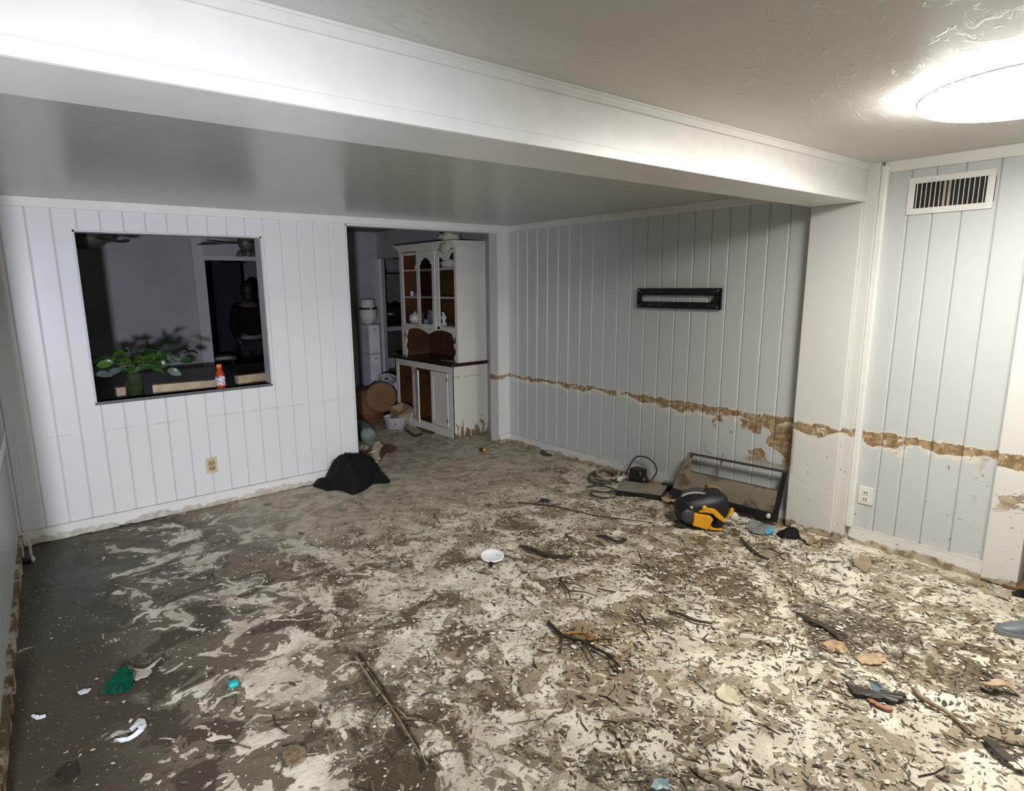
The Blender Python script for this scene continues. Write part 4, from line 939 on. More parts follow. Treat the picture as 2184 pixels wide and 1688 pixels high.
MB().lathe([(.168, .985), (.175, 1.0), (.176, 1.02), (.168, 1.03)], 24, (gx, gy, 0), Matrix.Diagonal((1, .8, 1, 1)), close=False).build('waistband', mat('pale_waistband', (.16, .17, .19), .7), pe, smooth=True)
fb_ = MB()
for sx, bx_ in ((-1, vs[10]), (1, vs[14])):
    for k_ in range(5):
        b0_ = Vector(bx_)+Vector((0, (k_-2)*.017, -.03)); ln = (.04, .07, .078, .072, .055)[k_]
        if k_ == 0: b0_ = Vector(bx_)+Vector((0, -.035, .0))
        fb_.tube([b0_, b0_+Vector((sx*.004, 0, -ln*.5)), b0_+Vector((-sx*.008, 0, -ln))], .0085, 6, [1, .95, .7])
fb_.build('fingers', M_skin, pe, smooth=True)
hd = MB()
for sx in (-1, 1): hd.blob(V_(sx*.030, .096, 1.665), (.013, .008, .009), 8, 6); hd.blob(V_(sx*.083, 0, 1.655), (.012, .022, .032), 8, 6)
hd.blob(V_(0, .105, 1.635), (.013, .018, .024), 8, 6).blob(V_(0, .094, 1.598), (.024, .008, .007), 8, 6)
hd.build('face_features', M_skin, pe, smooth=True)
for sx in (-1, 1): MB().blob(V_(sx*.12, .05, .04), (.05, .14, .045), 16, 10, p=.8).build('shoe', M_black, pe, smooth=True)
# ------------------------------------------------------------------ heap helper
def heap(name, m, outline, height, parent=None, seed=1.0, folds=1.0, z0=0.0, rings=12, nseg=72, peak=1.5, origin=None, lift=None, ymax=99):
    P = [fl(x, y, 0) for x, y in outline]; c = sum(P, Vector())/len(P); n_ = len(P); mb = MB()
    L = [(P[i]-P[(i+1) % n_]).length for i in range(n_)]; T = sum(L)
    def per(s):
        s = s % T
        for i in range(n_):
            if s <= L[i]: return P[i].lerp(P[(i+1) % n_], s/L[i])
            s -= L[i]
        return P[0]
    for r in range(rings+1):
        u = r/rings
        for j in range(nseg):
            e = per(T*j/nseg); q = c.lerp(e, u); a_ = 2*math.pi*j/nseg
            k = mnoise.noise(Vector((q.x*9+seed, q.y*9, seed)))+.6*abs(mnoise.noise(Vector((math.cos(a_)*2.6+seed, math.sin(a_)*2.6, u*1.1))))+.5*mnoise.noise(Vector((q.x*24, q.y*24+seed, 2)))
            hh = height*max(0, (1-u**peak))*(1+.55*folds*k)
            if u < 1: q = q+Vector((mnoise.noise(q*8+Vector((seed, 0, 0))), mnoise.noise(q*8+Vector((0, seed, 5))), 0))*.03*folds*u
            z = z0+hh+.006*(1-u)
            if u > .86: z = z0+max(.003, hh+.012*abs(mnoise.noise(Vector((a_*2, seed, 3)))))*(1 if u < 1 else .15)
            mb.v.append((q.x, min(q.y, ymax-.02*(hh/.3)), z))
    for r in range(rings):
        for j in range(nseg): mb.f.append((r*nseg+j, r*nseg+(j+1) % nseg, (r+1)*nseg+(j+1) % nseg, (r+1)*nseg+j)); mb.mi.append(0)
    return mb.build(name, m, parent, smooth=True, origin=origin)

# black cloth / bag by the wall
M_cloth = NT('black_cloth', .78, spec=.25); M_cloth.color(M_cloth.mix(M_cloth.noise(8, 4), (.003, .003, .0035), (.008, .0085, .0095))); M_cloth.bump(M_cloth.noise(30, 4), .4, .006); M_cloth = M_cloth.m
t = thing('black_bag', 'crumpled black cloth bag on the floor against the back wall', 'bag', tuple(fl(750, 1030)))
heap('bag_body', M_cloth, [(686, 1026), (700, 1044), (728, 1047), (752, 1057), (772, 1050), (790, 1038), (808, 1020), (804, 1000), (784, 990), (740, 990), (702, 1000)], .215, t, seed=6.3, peak=2.7, folds=.42, ymax=-.03)
heap('bag_flap', M_cloth, [(667, 1029), (668, 1038), (698, 1048), (715, 1046), (712, 1030), (690, 1026)], .055, t, seed=9.0, folds=.6, nseg=40, rings=6)
heap('bag_flap', M_cloth, [(780, 1034), (831, 1031), (833, 1027), (822, 1014), (795, 1012), (778, 1020)], .07, t, seed=11.0, folds=.5, nseg=40, rings=6)

# ------------------------------------------------------------------ muddy leaning frame by the pier
M_frame = mat('frame_black', (.014, .014, .015), .35)
M_mudpanel = muddy('muddy_panel', (.24, .20, .145), .42, .45, (.10, .078, .05), 8)
BL, BR = fl(1428, 1048, .02), fl(1664, 1112, .02); BL.x = min(BL.x, -.06)
TL, TR = at(1472, 966, 0, -.045), at(1683, 1006, 0, -.045)
BRx = BR.copy(); BRx.x = -.13; BRx.y = max(BR.y, -3.10); TR.y = max(TR.y, -3.105)
BLx = BL.copy(); BLx.x = -.20; BLx.y = at(1432, 1046, 0, -.20).y
def Q(u, v, off=0.0):     # point on the leaning frame; off moves towards the room
    p_ = (BLx.lerp(BRx, u)).lerp(TL.lerp(TR, u), v); nn = (BRx-BLx).cross(TL-BLx).normalized()
    if nn.x > 0: nn = -nn
    return p_+nn*off
lf_ = thing('leaning_frame', 'black frame with a muddy lower panel leaning on the right wall beside the pier', 'frame', tuple((BLx+BRx)/2))
def fbar(u0, v0, u1, v1, t_, name, m, d0=-.012, d1=.012, par=lf_, ws=None):
    return MB().hexa([Q(u0, v0, d0), Q(u1, v0, d0), Q(u1, v1, d0), Q(u0, v1, d0)], [Q(u0, v0, d1), Q(u1, v0, d1), Q(u1, v1, d1), Q(u0, v1, d1)]).build(name, m, par)
fbar(0, .955, 1, 1.0, 0, 'top_rail', mat('frame_grey_black', (.05, .053, .055), .4), -.004, .018)
fbar(0, .0, 1, .16, 0, 'bottom_rail', M_frame, -.004, .03)
MB().hexa([Q(-.004, .0, .0), Q(.17, .1, .0), Q(.03, .96, .0), Q(-.004, .98, .0)], [Q(-.004, .0, .022), Q(.17, .1, .022), Q(.03, .96, .022), Q(-.004, .98, .022)]).build('side_rail', M_mudpanel, lf_)
fbar(.028, .52, .042, .955, 0, 'inner_rail', M_frame, -.004, .02)
fbar(.965, .16, 1, .955, 0, 'side_rail', M_frame, -.004, .018)
fbar(.02, .16, .97, .60, 0, 'lower_panel', M_mudpanel, -.002, .004)
fbar(.02, .60, .97, .615, 0, 'glass_edge', mat('frame_grey', (.10, .10, .10), .4), -.002, .008)
fbar(.355, .60, .37, .955, 0, 'mullion', M_mudpanel, -.001, .005)
# broad muddy side board on the left, back to the wall
MB().prism([Q(0, .04, 0), Q(0, .99, 0), (-.03, Q(0, .9).y+.13, .05), (-.03, Q(0, .1).y+.14, .02)], (0, .004, 0)).build('side_board', M_mudpanel, lf_)
p = Q(.94, .08, .045); MB().blob(p, (.016, .016, .02), 10, 8, .3).build('paper_bit', mat('paper_bit_white', (.62, .60, .54), .7), lf_, smooth=True)
tag(MB().beam(fl(1415, 1036, .03), fl(1500, 1062, .03), .04, .055).build('black_bar', M_frame, bevel=.004, origin=fl(1455, 1050)), 'short black bar on the floor in front of the leaning frame', 'bar')

# ------------------------------------------------------------------ flat black box with muddy top, adapter, cables
b0, b1 = fl(1313, 1057), fl(1411, 1069); b2 = fl(1425, 1047); b3 = fl(1330, 1036)
t = thing('media_box', 'flat black box with mud on top between the cables and the frame', 'box', tuple((b0+b2)/2))
hz = .042
MB().hexa([b0, b1, b2, b3], [q_+Vector((0, 0, hz)) for q_ in (b0, b1, b2, b3)]).build('box_body', M_black, t, bevel=.003)
cc_ = (b0+b1+b2+b3)/4
MB().hexa([cc_.lerp(q_, .96)+Vector((0, 0, hz+.0005)) for q_ in (b0, b1, b2, b3)], [cc_.lerp(q_, .96)+Vector((0, 0, hz+.003)) for q_ in (b0, b1, b2, b3)]).build('muddy_lid', muddy('box_mud', (.26, .235, .185), .4, .5, (.13, .105, .07), 14), t)
ad = thing('power_adapter', 'black power adapter block standing against the right wall baseboard', 'adapter', tuple(fl(1362, 1030)))
pa = fl(1362, 1030); 
MB().box(pa.x-.05, pa.x+.05, pa.y-.05, pa.y+.07, 0, .13).build('adapter_body', M_black, ad, bevel=.012)
MB().blob((pa.x-.04, pa.y-.06, .05), (.05, .06, .05), 14, 10, .5, 5).build('adapter_base', M_black, ad, smooth=True)
MB().box(pa.x-.055, pa.x-.05, pa.y-.065, pa.y-.045, .06, .12).build('green_tag', mat('olive_tag', (.16, .16, .05), .5), ad)
MB().box(pa.x-.10, pa.x-.05, pa.y-.05, pa.y-.01, .01, .03).build('white_connector', M_wp, ad, bevel=.004)
def catmull(pts, n=8):
    P = [Vector(p_) for p_ in pts]; P = [2*P[0]-P[1]]+P+[2*P[-1]-P[-2]]; out = []
    for i in range(1, len(P)-2):
        for k in range(n):
            t_ = k/n; a, b, c, d = P[i-1:i+3]
            out.append(.5*((2*b)+(c-a)*t_+(2*a-5*b+4*c-d)*t_*t_+(3*b-a-3*c+d)*t_**3))
    out.append(P[-2]); return out
def cable(lab, pts, r, m, name='cable', cat='cable', n=7):
    c = catmull(pts); o = MB().tube(c, r, n).build(name, m, smooth=True, origin=(pts[0].x, pts[0].y, 0)); return tag(o, lab, cat)
M_cream_c = mat('cream_cord', (.42, .36, .26), .5); M_greyc = mat('muddy_cord', (.10, .085, .06), .5)
cable('black cord arching up against the right wall above the adapter', [fl(1330, 1022, .01), at(1340, 1000, 0, -.12), at(1356, 976, 0, -.06), at(1378, 976, 0, -.05), at(1396, 990, 0, -.07), at(1400, 1008, 0, -.12), fl(1390, 1024, .02)], .006, M_black)
def coil(cx, cy, rx, ry, turns, z0, wob=.012, ph=0):
    c = fl(cx, cy); ex = fl(cx+rx, cy)-c; ey = fl(cx, cy-ry)-c; out = []
    for i in range(int(turns*12)+1):
        a_ = ph+i*math.pi/6; w = 1+.12*mnoise.noise(Vector((i*.35, cx, 0)))
        out.append(c+ex*math.cos(a_)*w+ey*math.sin(a_)*w+Vector((0, 0, z0+.004*i/6+wob*abs(mnoise.noise(Vector((i*.5, 2, cy)))))))
    return out
cable('cream extension cord coiled left of the adapter', coil(1296, 1016, 24, 13, 2.6, .02, ph=.5)+[fl(1312, 1022, .04)], .008, M_cream_c)
cable('muddy brown cord coiled under the cream cord', coil(1284, 1022, 27, 12, 2.2, .008, ph=2.0), .009, M_greyc)
cable('thin black cable looping on the floor in front of the coiled cord', [fl(1250, 1040, .008), fl(1275, 1036, .008), fl(1300, 1040, .01), fl(1312, 1046, .01), fl(1290, 1050, .008), fl(1262, 1048, .008), fl(1266, 1058, .008), fl(1290, 1062, .008), fl(1312, 1061, .008)], .005, M_black)
pp = fl(1322, 1022, .035)
t = thing('cord_plug', 'white plug lying between the cream coil and the adapter', 'plug', tuple(pp))
MB().blob(pp, (.032, .022, .022), 14, 10, .25, 4, p=.8).build('plug_body', M_wp, t, smooth=True)
for k in range(3): MB().beam(pp+Vector((.02, -.02+.012*k, .005)), pp+Vector((.055, -.04+.02*k, .02+.008*k)), .005, .007).build('prong', M_wp, t)
tag(MB().hexa([fl(1316, 1008), fl(1328, 1012), fl(1332, 1004), fl(1322, 998)], [q_+Vector((.0, 0, .07)) for q_ in (fl(1318, 1008), fl(1327, 1011), fl(1330, 1006), fl(1322, 1001))]).build('mud_clod', muddy('clod', (.20, .15, .09), .5), origin=fl(1322, 1006)), 'brown clod of mud between the coils and the baseboard', 'clod')
t = tag(cable('tan twisted cord with white plug draped towards the black and yellow tool', [fl(1412, 1062, .03), fl(1425, 1070, .02), fl(1445, 1066, .03), fl(1462, 1062, .05), fl(1478, 1060, .06), fl(1494, 1052, .09), fl(1506, 1056, .08), fl(1498, 1064, .07)], .010, mat('tan_cord', (.50, .36, .24), .5)))
cable('pink-tan second strand of cord left of the black and yellow tool', [fl(1430, 1068, .04), fl(1452, 1070, .03), fl(1470, 1064, .05), fl(1486, 1060, .08)], .009, mat('pink_tan_cord', (.55, .36, .27), .5))
cable('black cable running from the flat box to the black and yellow tool', [fl(1405, 1060, .02), fl(1430, 1072, .012), fl(1462, 1084, .012), fl(1478, 1090, .03)], .006, M_black)

# ------------------------------------------------------------------ black and yellow tool
M_tool = mat('tool_black', (.010, .010, .011), .5); M_toolg = mat('tool_grey', (.045, .048, .052), .45); M_yel = mat('tool_yellow', (.78, .36, .015), .38, var=.06)
tc = fl(1506, 1128); ex = Vector((CR.x, CR.y, 0)).normalized(); ey = Vector((-ex.y, ex.x, 0))      # ex: picture right along the floor; ey: away
Tm = Matrix((ex, ey, Vector((0, 0, 1)))).transposed().to_4x4()
def TP(a, b_, c_): return tc+ex*a+ey*b_+Vector((0, 0, c_))
tl = thing('yard_blower', 'black and yellow power tool lying on the muddy floor before the frame', 'tool', tuple(tc))
rt = Matrix.Rotation(R_(-14), 4, 'Y')
MB().blob(TP(0, .12, .115), (.185, .13, .115), 32, 20, .05, 3, mtx=Tm @ rt, p=.66).build('housing', M_tool, tl, smooth=True)
ring_ = [TP(.185*math.cos(a_)*1.02-.0, .12-.045, .115+.118*math.sin(a_)-.045*math.cos(a_)) for a_ in [R_(-10+i*10) for i in range(17)]]
MB().tube(ring_, .007, 8).build('grey_trim_band', mat('tool_light_grey', (.38, .38, .37), .4), tl, smooth=True)
MB().blob(TP(-.05, .16, .205), (.09, .07, .035), 18, 10, .15, 4, mtx=Tm @ rt).build('top_cover', M_toolg, tl, smooth=True)
def tb_(name, pts_, ext, m): return MB().prism([TP(*q_) for q_ in pts_], ey*ext).build(name, m, tl, bevel=.004)
tb_('yellow_panel', [(-.105, -.035, .035), (-.005, -.05, .010), (.03, -.05, .085), (.015, -.045, .105), (-.10, -.03, .125)], .06, M_yel)
tb_('yellow_grip', [(-.065, -.03, .13), (-.03, -.03, .165), (.05, -.03, .15), (.095, -.03, .105), (.125, -.03, .075), (.13, -.03, .055), (.10, -.03, .055), (.06, -.03, .09), (.03, -.03, .12), (-.02, -.03, .130)], .03, M_yel)
tb_('black_trigger_guard', [(.03, -.045, .02), (.07, -.045, .015), (.12, -.04, .05), (.07, -.045, .085)], .03, M_tool)
tb_('yellow_foot', [(.0, -.055, .012), (.09, -.05, .002), (.095, -.05, .014), (.04, -.052, .022), (.01, -.055, .03)], .05, M_yel)
tb_('yellow_latch', [(.145, .0, .075), (.165, .0, .085), (.20, .02, .125), (.195, .02, .14), (.175, .01, .135)], .03, M_yel)
tb_('yellow_button', [(-.045, -.04, .155), (-.02, -.04, .165), (-.02, -.04, .182), (-.045, -.04, .178)], .02, mat('tool_pale_yellow', (.85, .55, .10), .4))
MB().lathe([(.035, 0), (.05, .006), (.05, .02), (.04, .028), (.01, .028)], 20, TP(-.135, .0, .10), Tm @ Matrix.Rotation(R_(80), 4, 'X')).build('knob', M_toolg, tl, smooth=True)
MB().lathe([(.012, 0), (.012, .01), (.004, .012)], 12, TP(-.12, -.02, .165), Tm @ Matrix.Rotation(R_(60), 4, 'X')).build('screw_cap', _cache['tool_light_grey'], tl, smooth=True)
tb_('brown_nozzle', [(.05, .17, .20), (.17, .17, .13), (.19, .17, .17), (.15, .17, .24), (.06, .17, .26)], .06, muddy('nozzle_mud', (.24, .16, .08), .4))
MB().blob(TP(.205, .03, .075), (.035, .03, .03), 12, 8, .4, 4).build('wet_tissue', mat('tissue_white', (.60, .60, .58), .6), tl, smooth=True)

# bits near the pier
slab([(1628, 1136), (1634, 1129), (1644, 1130), (1650, 1134), (1648, 1140), (1636, 1142)], .003, .008, '', 'small bright blue plastic wrapper on the mud before the pier', 'wrapper', 'blue_wrapper', mat('blue_plastic', (.10, .36, .55), .3), [.0, .01, .02, .0, .01, 0])
slab([(1592, 1128), (1602, 1116), (1622, 1118), (1636, 1130), (1630, 1142), (1604, 1140)], .002, .006, '', 'crumpled clear grey plastic film beside the blue wrapper', 'film', 'plastic_film', mat('clear_film', (.22, .24, .22), .15), [.0, .03, .01, .02, .0, .01])
t = tag(heap('dark_rag', M_cloth, [(1655, 1140), (1668, 1150), (1700, 1150), (1712, 1140), (1696, 1134), (1672, 1130)], .03, peak=4.0, seed=2.2, nseg=44, rings=7, origin=tuple(fl(1680, 1140))), 'black muddy rag at the foot of the pier', 'rag')
slab([(1684, 1118), (1700, 1128), (1722, 1142), (1745, 1156), (1730, 1164), (1704, 1148), (1684, 1132)], .001, .012, '', 'flaking plaster crumble piled at the foot of the pier', 'rubble', 'plaster_rubble', muddy('plaster_mud', (.52, .45, .36), .5, .8, (.2, .14, .08), 16), [.02, .03, .01, .0, .0, .01, .01])

# ------------------------------------------------------------------ small finds on the floor
lid = thing('white_disc', 'round white plastic lid lying alone in the middle of the floor', 'lid', tuple(fl(1050, 1190)))
lp = fl(1050, 1188, .022); lt = Matrix.Rotation(R_(7), 4, ex)
MB().lathe([(.068, .0), (.074, .004), (.074, .012), (.070, .014), (.062, .008), (.01, .007)], 36, lp, lt).build('lid_disc', mat('lid_white', (.86, .86, .86), .3, var=.02), lid, smooth=True)
m = MB(); 
for k in (0, 1): q_ = lp+lt.to_3x3() @ (ex*(.022+.018*k)+ey*(.004)+Vector((0, 0, .0085))); m.beam(q_, q_+ex*.010, .006, .002)
m.build('print_mark', mat('grey_print', (.25, .25, .25), .6), lid)
slab([(1042, 1204), (1048, 1200), (1052, 1208), (1048, 1214)], .001, .02, '', 'small dark patch at the near edge of the white lid', 'chip', 'dark_patch', M_holes)  # near-black flat piece by the lid's near edge
gm2 = NT('green_bottle_glass', .05); gm2.b.inputs['Transmission Weight'].default_value = .35; gm2.color((.0, .11, .06)); M_gg = gm2.m
slab([(218, 1482), (222, 1470), (238, 1460), (258, 1440), (270, 1438), (287, 1448), (285, 1462), (272, 1476), (250, 1478)], .004, .008, '', 'dark green shard of bottle glass on the brown mud at the left', 'glass', 'green_glass_shard', M_gg, [.0, .0, .02, .03, .03, .03, .01, .0, .0])
slab([(262, 1462), (272, 1448), (288, 1452), (282, 1466)], .03, .005, '', 'small upper piece of green glass lying on the green shard', 'glass', 'green_glass_shard', M_gg, [.0, .02, .02, .0])
slab([(266, 1440), (275, 1432), (300, 1436), (320, 1425), (345, 1412), (350, 1416), (330, 1432), (310, 1446), (290, 1452)], .002, .006, '', 'pale grey-cream film trailing from the green shard', 'film', 'pale_film', mat('pale_film_grey', (.40, .37, .31), .6), [0, .01, .01, 0, .02, .02, 0, 0, 0])
slab([(322, 1430), (349, 1411), (347, 1420), (333, 1434), (326, 1437)], .006, .006, '', 'dark brown sliver at the far end of the pale film', 'sliver', 'dark_sliver', mat('sliver_brown', (.05, .03, .022), .5), [0, .02, .02, 0, 0])
sp = thing('broken_spoon', 'white curved piece of broken plastic near the lower left', 'plastic piece', tuple(fl(285, 1572)))
M_wpl = mat('bluish_white_plastic', (.72, .75, .80), .3, var=.03)
top_ = [(243, 1580), (262, 1572), (272, 1562), (280, 1545), (296, 1534), (309, 1535), (313, 1548)]; bot_ = [(250, 1586), (270, 1584), (292, 1573), (312, 1554)]
inn = [(278, 1568), (292, 1556), (296, 1560), (284, 1572), (270, 1576)]
m = MB(); A_ = [(243, 1580), (262, 1573), (275, 1560), (283, 1545), (297, 1534), (309, 1536), (313, 1548)]; B_ = [(247, 1584), (266, 1582), (277, 1574), (290, 1560), (300, 1553), (307, 1553), (312, 1552)]
# crescent strip: outer edge down the right-hand side, inner hollow on the left
outer = [(243, 1581), (258, 1585), (276, 1581), (293, 1571), (306, 1560), (313, 1548), (309, 1536), (296, 1534)]
inner = [(246, 1578), (262, 1576), (272, 1575), (284, 1568), (295, 1557), (294, 1551), (282, 1562), (276, 1556)]
for i in range(len(outer)-1):
    za = .004+.012*math.sin(i/7*math.pi); zb = .004+.012*math.sin((i+1)/7*math.pi)
    a, b_, c, d = fl(*outer[i], za), fl(*outer[i+1], zb), fl(*inner[i+1], za+.012), fl(*inner[i], zb+.010)
    m.hexa([a, b_, c, d], [q_+Vector((0, 0, .004)) for q_ in (a, b_, c, d)])
m.build('curved_shell', M_wpl, sp)
slab([(279, 1572), (292, 1558), (297, 1561), (286, 1573), (274, 1578)], .004, .004, '', 'brown mud caught in the hollow of the white plastic piece', 'mud', 'mud_scrap', mat('wet_mud', (.14, .10, .06), .3))
def strip(pts, w, lab, cat, name, m, z=.006, lift=0.0):
    """thin bent strip lying on the floor"""
    P = catmull([fl(x, y, z) for x, y in pts], 5); n_ = len(P); mb = MB(); k = []
    for i, p_ in enumerate(P):
        d = (P[min(i+1, n_-1)]-P[max(0, i-1)]); d.z = 0; d.normalize(); s_ = Vector((-d.y, d.x, 0)); t_ = i/(n_-1)
        ww = w*.72*(.25+.75*math.sin(math.pi*min(.97, max(.03, t_)))**.6)*(1+.25*mnoise.noise(Vector((i*.6, pts[0][0], 0))))
        zl = lift*math.sin(math.pi*t_)+.004*mnoise.noise(Vector((i*.5, pts[0][1], 1)))
        for (sa, zz) in ((-1, 0), (1, .004), (1, .010), (-1, .006)): mb.v.append(tuple(p_+s_*ww*sa*.5+Vector((0, 0, zl+zz))))
    for i in range(n_-1):
        for j in range(4): mb.f.append((i*4+j, i*4+(j+1) % 4, (i+1)*4+(j+1) % 4, (i+1)*4+j)); mb.mi.append(0)
    mb.f += [(3, 2, 1, 0), tuple((n_-1)*4+q_ for q_ in range(4))]; mb.mi += [0, 0]
    o = mb.build(name, m, origin=tuple(fl(*pts[len(pts)//2]))); return tag(o, lab, cat)
strip([(68, 1530), (82, 1533), (98, 1530)], .018, 'short thin white plastic strip near the lower left edge', 'strip', 'plastic_strip', M_wpl)
tag(MB().blob(fl(497, 1459, .012), (.022, .022, .012), 14, 8, .15, p=.7).build('bottle_cap', mat('teal_plastic', (.02, .42, .42), .3), smooth=True, origin=tuple(fl(497, 1459))), 'tiny turquoise cap on the mud beside a large pale patch', 'cap')
slab([(165, 1478), (175, 1473), (195, 1470), (188, 1478), (172, 1483)], .002, .004, '', 'small white flake left of the green shard', 'flake', 'white_flake', M_wpl)
slab([(118, 1655), (135, 1648), (160, 1652), (168, 1662), (150, 1672), (125, 1668)], .002, .010, '', 'dark rotten leaf in the lower left corner', 'leaf', 'dead_leaf', mat('rot_leaf', (.03, .022, .015), .6), [0, .01, .02, .01, 0, .01])
M_stick = mat('wet_bark', (.040, .028, .018), .55, var=.4, scale=20); M_stickl = mat('tan_reed', (.27, .20, .12), .6, var=.3, scale=20); M_barkp = mat('pink_bark', (.46, .33, .23), .6, var=.2, scale=12)
def stick(pts, r, lab, m=None, name='twig', z=.012, branches=0):
    P = catmull([fl(x, y, z) for x, y in pts], 6); mb = MB().tube(P, r, 6, [1.0-.5*i/len(P) for i in range(len(P))])
    for k in range(branches):
        i = random.randrange(2, len(P)-2); a_ = random.uniform(-1, 1); d = (P[i+1]-P[i]).normalized(); d = Matrix.Rotation(a_, 3, 'Z') @ d
        mb.tube([P[i], P[i]+d*.07+Vector((0, 0, .01)), P[i]+d*.14], r*.45, 5)
    return tag(mb.build(name, m or M_stick, smooth=True, origin=tuple(fl(*pts[len(pts)//2]))), lab, 'twig' if name != 'reed' else 'reed')
stick([(1170, 1328), (1200, 1355), (1240, 1368), (1280, 1388), (1310, 1402)], .010, 'dark brown twig across the rust brown stain in the middle', branches=4)
stick([(1205, 1352), (1235, 1350), (1262, 1362), (1280, 1385)], .006, 'yellowish twig curling in the rust brown stain', mat('ochre_twig', (.42, .24, .06), .6), branches=3)
stick([(757, 1398), (790, 1450), (835, 1510), (872, 1570), (912, 1632)], .007, 'long dry plant stem lying diagonally in the dark patch', M_stickl, 'reed', branches=3)
stick([(765, 1395), (812, 1462), (850, 1528), (890, 1590), (906, 1640)], .005, 'thinner second stem beside the long dry stem', M_stick, 'reed', branches=3)
strip([(1272, 1145), (1290, 1148), (1315, 1160), (1335, 1154), (1318, 1148)], .03, 'dark curled leaf strip midway between the lid and the tool', 'leaf', 'dead_leaf', M_stick, lift=.01)
strip([(1578, 1148), (1598, 1170), (1622, 1188), (1640, 1195)], .03, 'black strip of bark below the black and yellow tool', 'bark', 'bark_strip', M_stick)
strip([(1108, 1166), (1140, 1176), (1170, 1186), (1222, 1190)], .05, 'flat dark bark strip just right of the white lid', 'bark', 'bark_strip', M_stick)
stick([(1105, 1072), (1180, 1080), (1260, 1098), (1330, 1108), (1400, 1116)], .006, 'long thin twig stretching across the floor left of the tool')
stick([(1195, 1235), (1210, 1258), (1230, 1262)], .007, 'short forked twig right of the centre of the floor', branches=3)
strip([(1420, 1305), (1450, 1312), (1480, 1325), (1520, 1332)], .022, 'brown bark strip lying right of the rust brown stain', 'bark', 'bark_strip', M_stick)
strip([(1700, 1310), (1735, 1330), (1765, 1345), (1795, 1368)], .04, 'dark matted leaf strip in the dark patch right of centre', 'leaf', 'dead_leaf', M_stick, lift=.008)
strip([(2088, 1460), (2110, 1474), (2140, 1474), (2174, 1484)], .05, 'curved pinkish bark piece at the right edge below the grey shoe', 'bark', 'bark_strip', M_barkp, lift=.035)
slab([(1805, 1462), (1830, 1478), (1870, 1482), (1925, 1492), (1932, 1500), (1912, 1502), (1860, 1494), (1820, 1484)], .004, .012, '', 'long splintered black slat at the lower right', 'slat', 'splintered_slat', mat('slat_dark', (.03, .027, .022), .5), [0, .0, .01, .02, .02, 0, 0, 0])
slab([(1852, 1456), (1870, 1466), (1900, 1480), (1912, 1488), (1890, 1486), (1862, 1476)], .018, .006, '', 'blue-grey torn plastic on the splintered slat', 'plastic', 'torn_plastic', mat('blue_grey_plastic', (.13, .17, .19), .4), [.01, .02, .0, .0, .0, .0])
slab([(1848, 1494), (1862, 1496), (1880, 1508), (1905, 1516), (1895, 1519), (1868, 1508)], .003, .008, '', 'reddish splinter below the black slat', 'splinter', 'splinter', mat('reddish_wood', (.38, .17, .09), .6))
stick([(1948, 1470), (1975, 1495), (2020, 1520), (2050, 1545), (2090, 1575)], .010, 'long curved reed at the lower right running towards the corner', M_stickl, 'reed')
strip([(2096, 1575), (2115, 1598), (2140, 1622), (2184, 1652)], .05, 'dark bark ribbon at the lower right edge of the view', 'bark', 'bark_strip', M_stick, lift=.02)
slab([(2140, 1618), (2156, 1622), (2172, 1634), (2180, 1645), (2164, 1640)], .02, .004, '', 'cream flake stuck on the dark bark ribbon', 'flake', 'paint_flake', mat('cream_flake', (.72, .64, .50), .5))
slab([(1755, 1372), (1775, 1366), (1800, 1374), (1808, 1390), (1785, 1400), (1766, 1392)], .001, .005, '', 'tan cardboard scrap, left one of two at the right of the floor', 'scrap', 'cardboard_scrap', mat('tan_card', (.40, .26, .15), .7, var=.3, scale=30))
slab([(1822, 1402), (1845, 1396), (1878, 1396), (1890, 1408), (1870, 1420), (1838, 1418)], .001, .005, '', 'tan cardboard scrap, right one of two at the right of the floor', 'scrap', 'cardboard_scrap', mat('tan_card2', (.44, .31, .19), .7, var=.3, scale=30))
slab([(1525, 1478), (1540, 1466), (1560, 1478), (1578, 1500), (1576, 1508), (1552, 1502), (1532, 1490)], .003, .008, '', 'yellowish cream peel at the lower middle right', 'peel', 'cream_peel', mat('cream_peel', (.74, .66, .48), .5), [0, .01, .02, .01, 0, 0, 0])
slab([(1386, 1684), (1398, 1674), (1425, 1676), (1428, 1688), (1400, 1692)], .004, .012, '', 'pale blue scrap at the bottom edge of the view', 'scrap', 'blue_scrap', mat('pale_blue', (.35, .48, .52), .4), [0, .01, .02, 0, 0])
slab([(600, 1600), (622, 1594), (650, 1600), (652, 1622), (630, 1635), (606, 1628)], .001, .010, '', 'round tuft of brown matted fibre at the lower left of centre', 'tuft', 'fibre_tuft', mat('fibre', (.20, .145, .085), .9, var=.4, scale=60, bump=.6))
ws = thing('white_stick', 'thin white stick standing upright in the mud below the corner moulding', 'stick', tuple(fl(1817, 1200)))
MB().tube([fl(1817, 1200, 0), at(1818, 1170, 1, fl(1817, 1200).y)], .006, 6).build('stick_body', M_wp, ws, smooth=True)
slab([(1820, 1206), (1832, 1196), (1856, 1204), (1862, 1214), (1846, 1224)], .006, .008, '', 'bent brown flap of veneer beside the upright white stick', 'veneer', 'veneer_flap', muddy('veneer', (.30, .23, .15), .5), [0, .04, .03, 0, 0])
slab([(1150, 958), (1158, 960), (1172, 968), (1190, 964), (1178, 972), (1160, 972)], .003, .008, '', 'black curl with white paper at the baseboard of the right wall', 'scrap', 'black_curl', M_black, [.02, .0, 0, .01, 0, 0])
slab([(1160, 956), (1176, 960), (1190, 965), (1176, 969), (1162, 964)], .012, .004, '', 'small white paper at the baseboard of the right wall', 'paper', 'paper_scrap', M_wp, [.02, .0, 0, 0, 0])
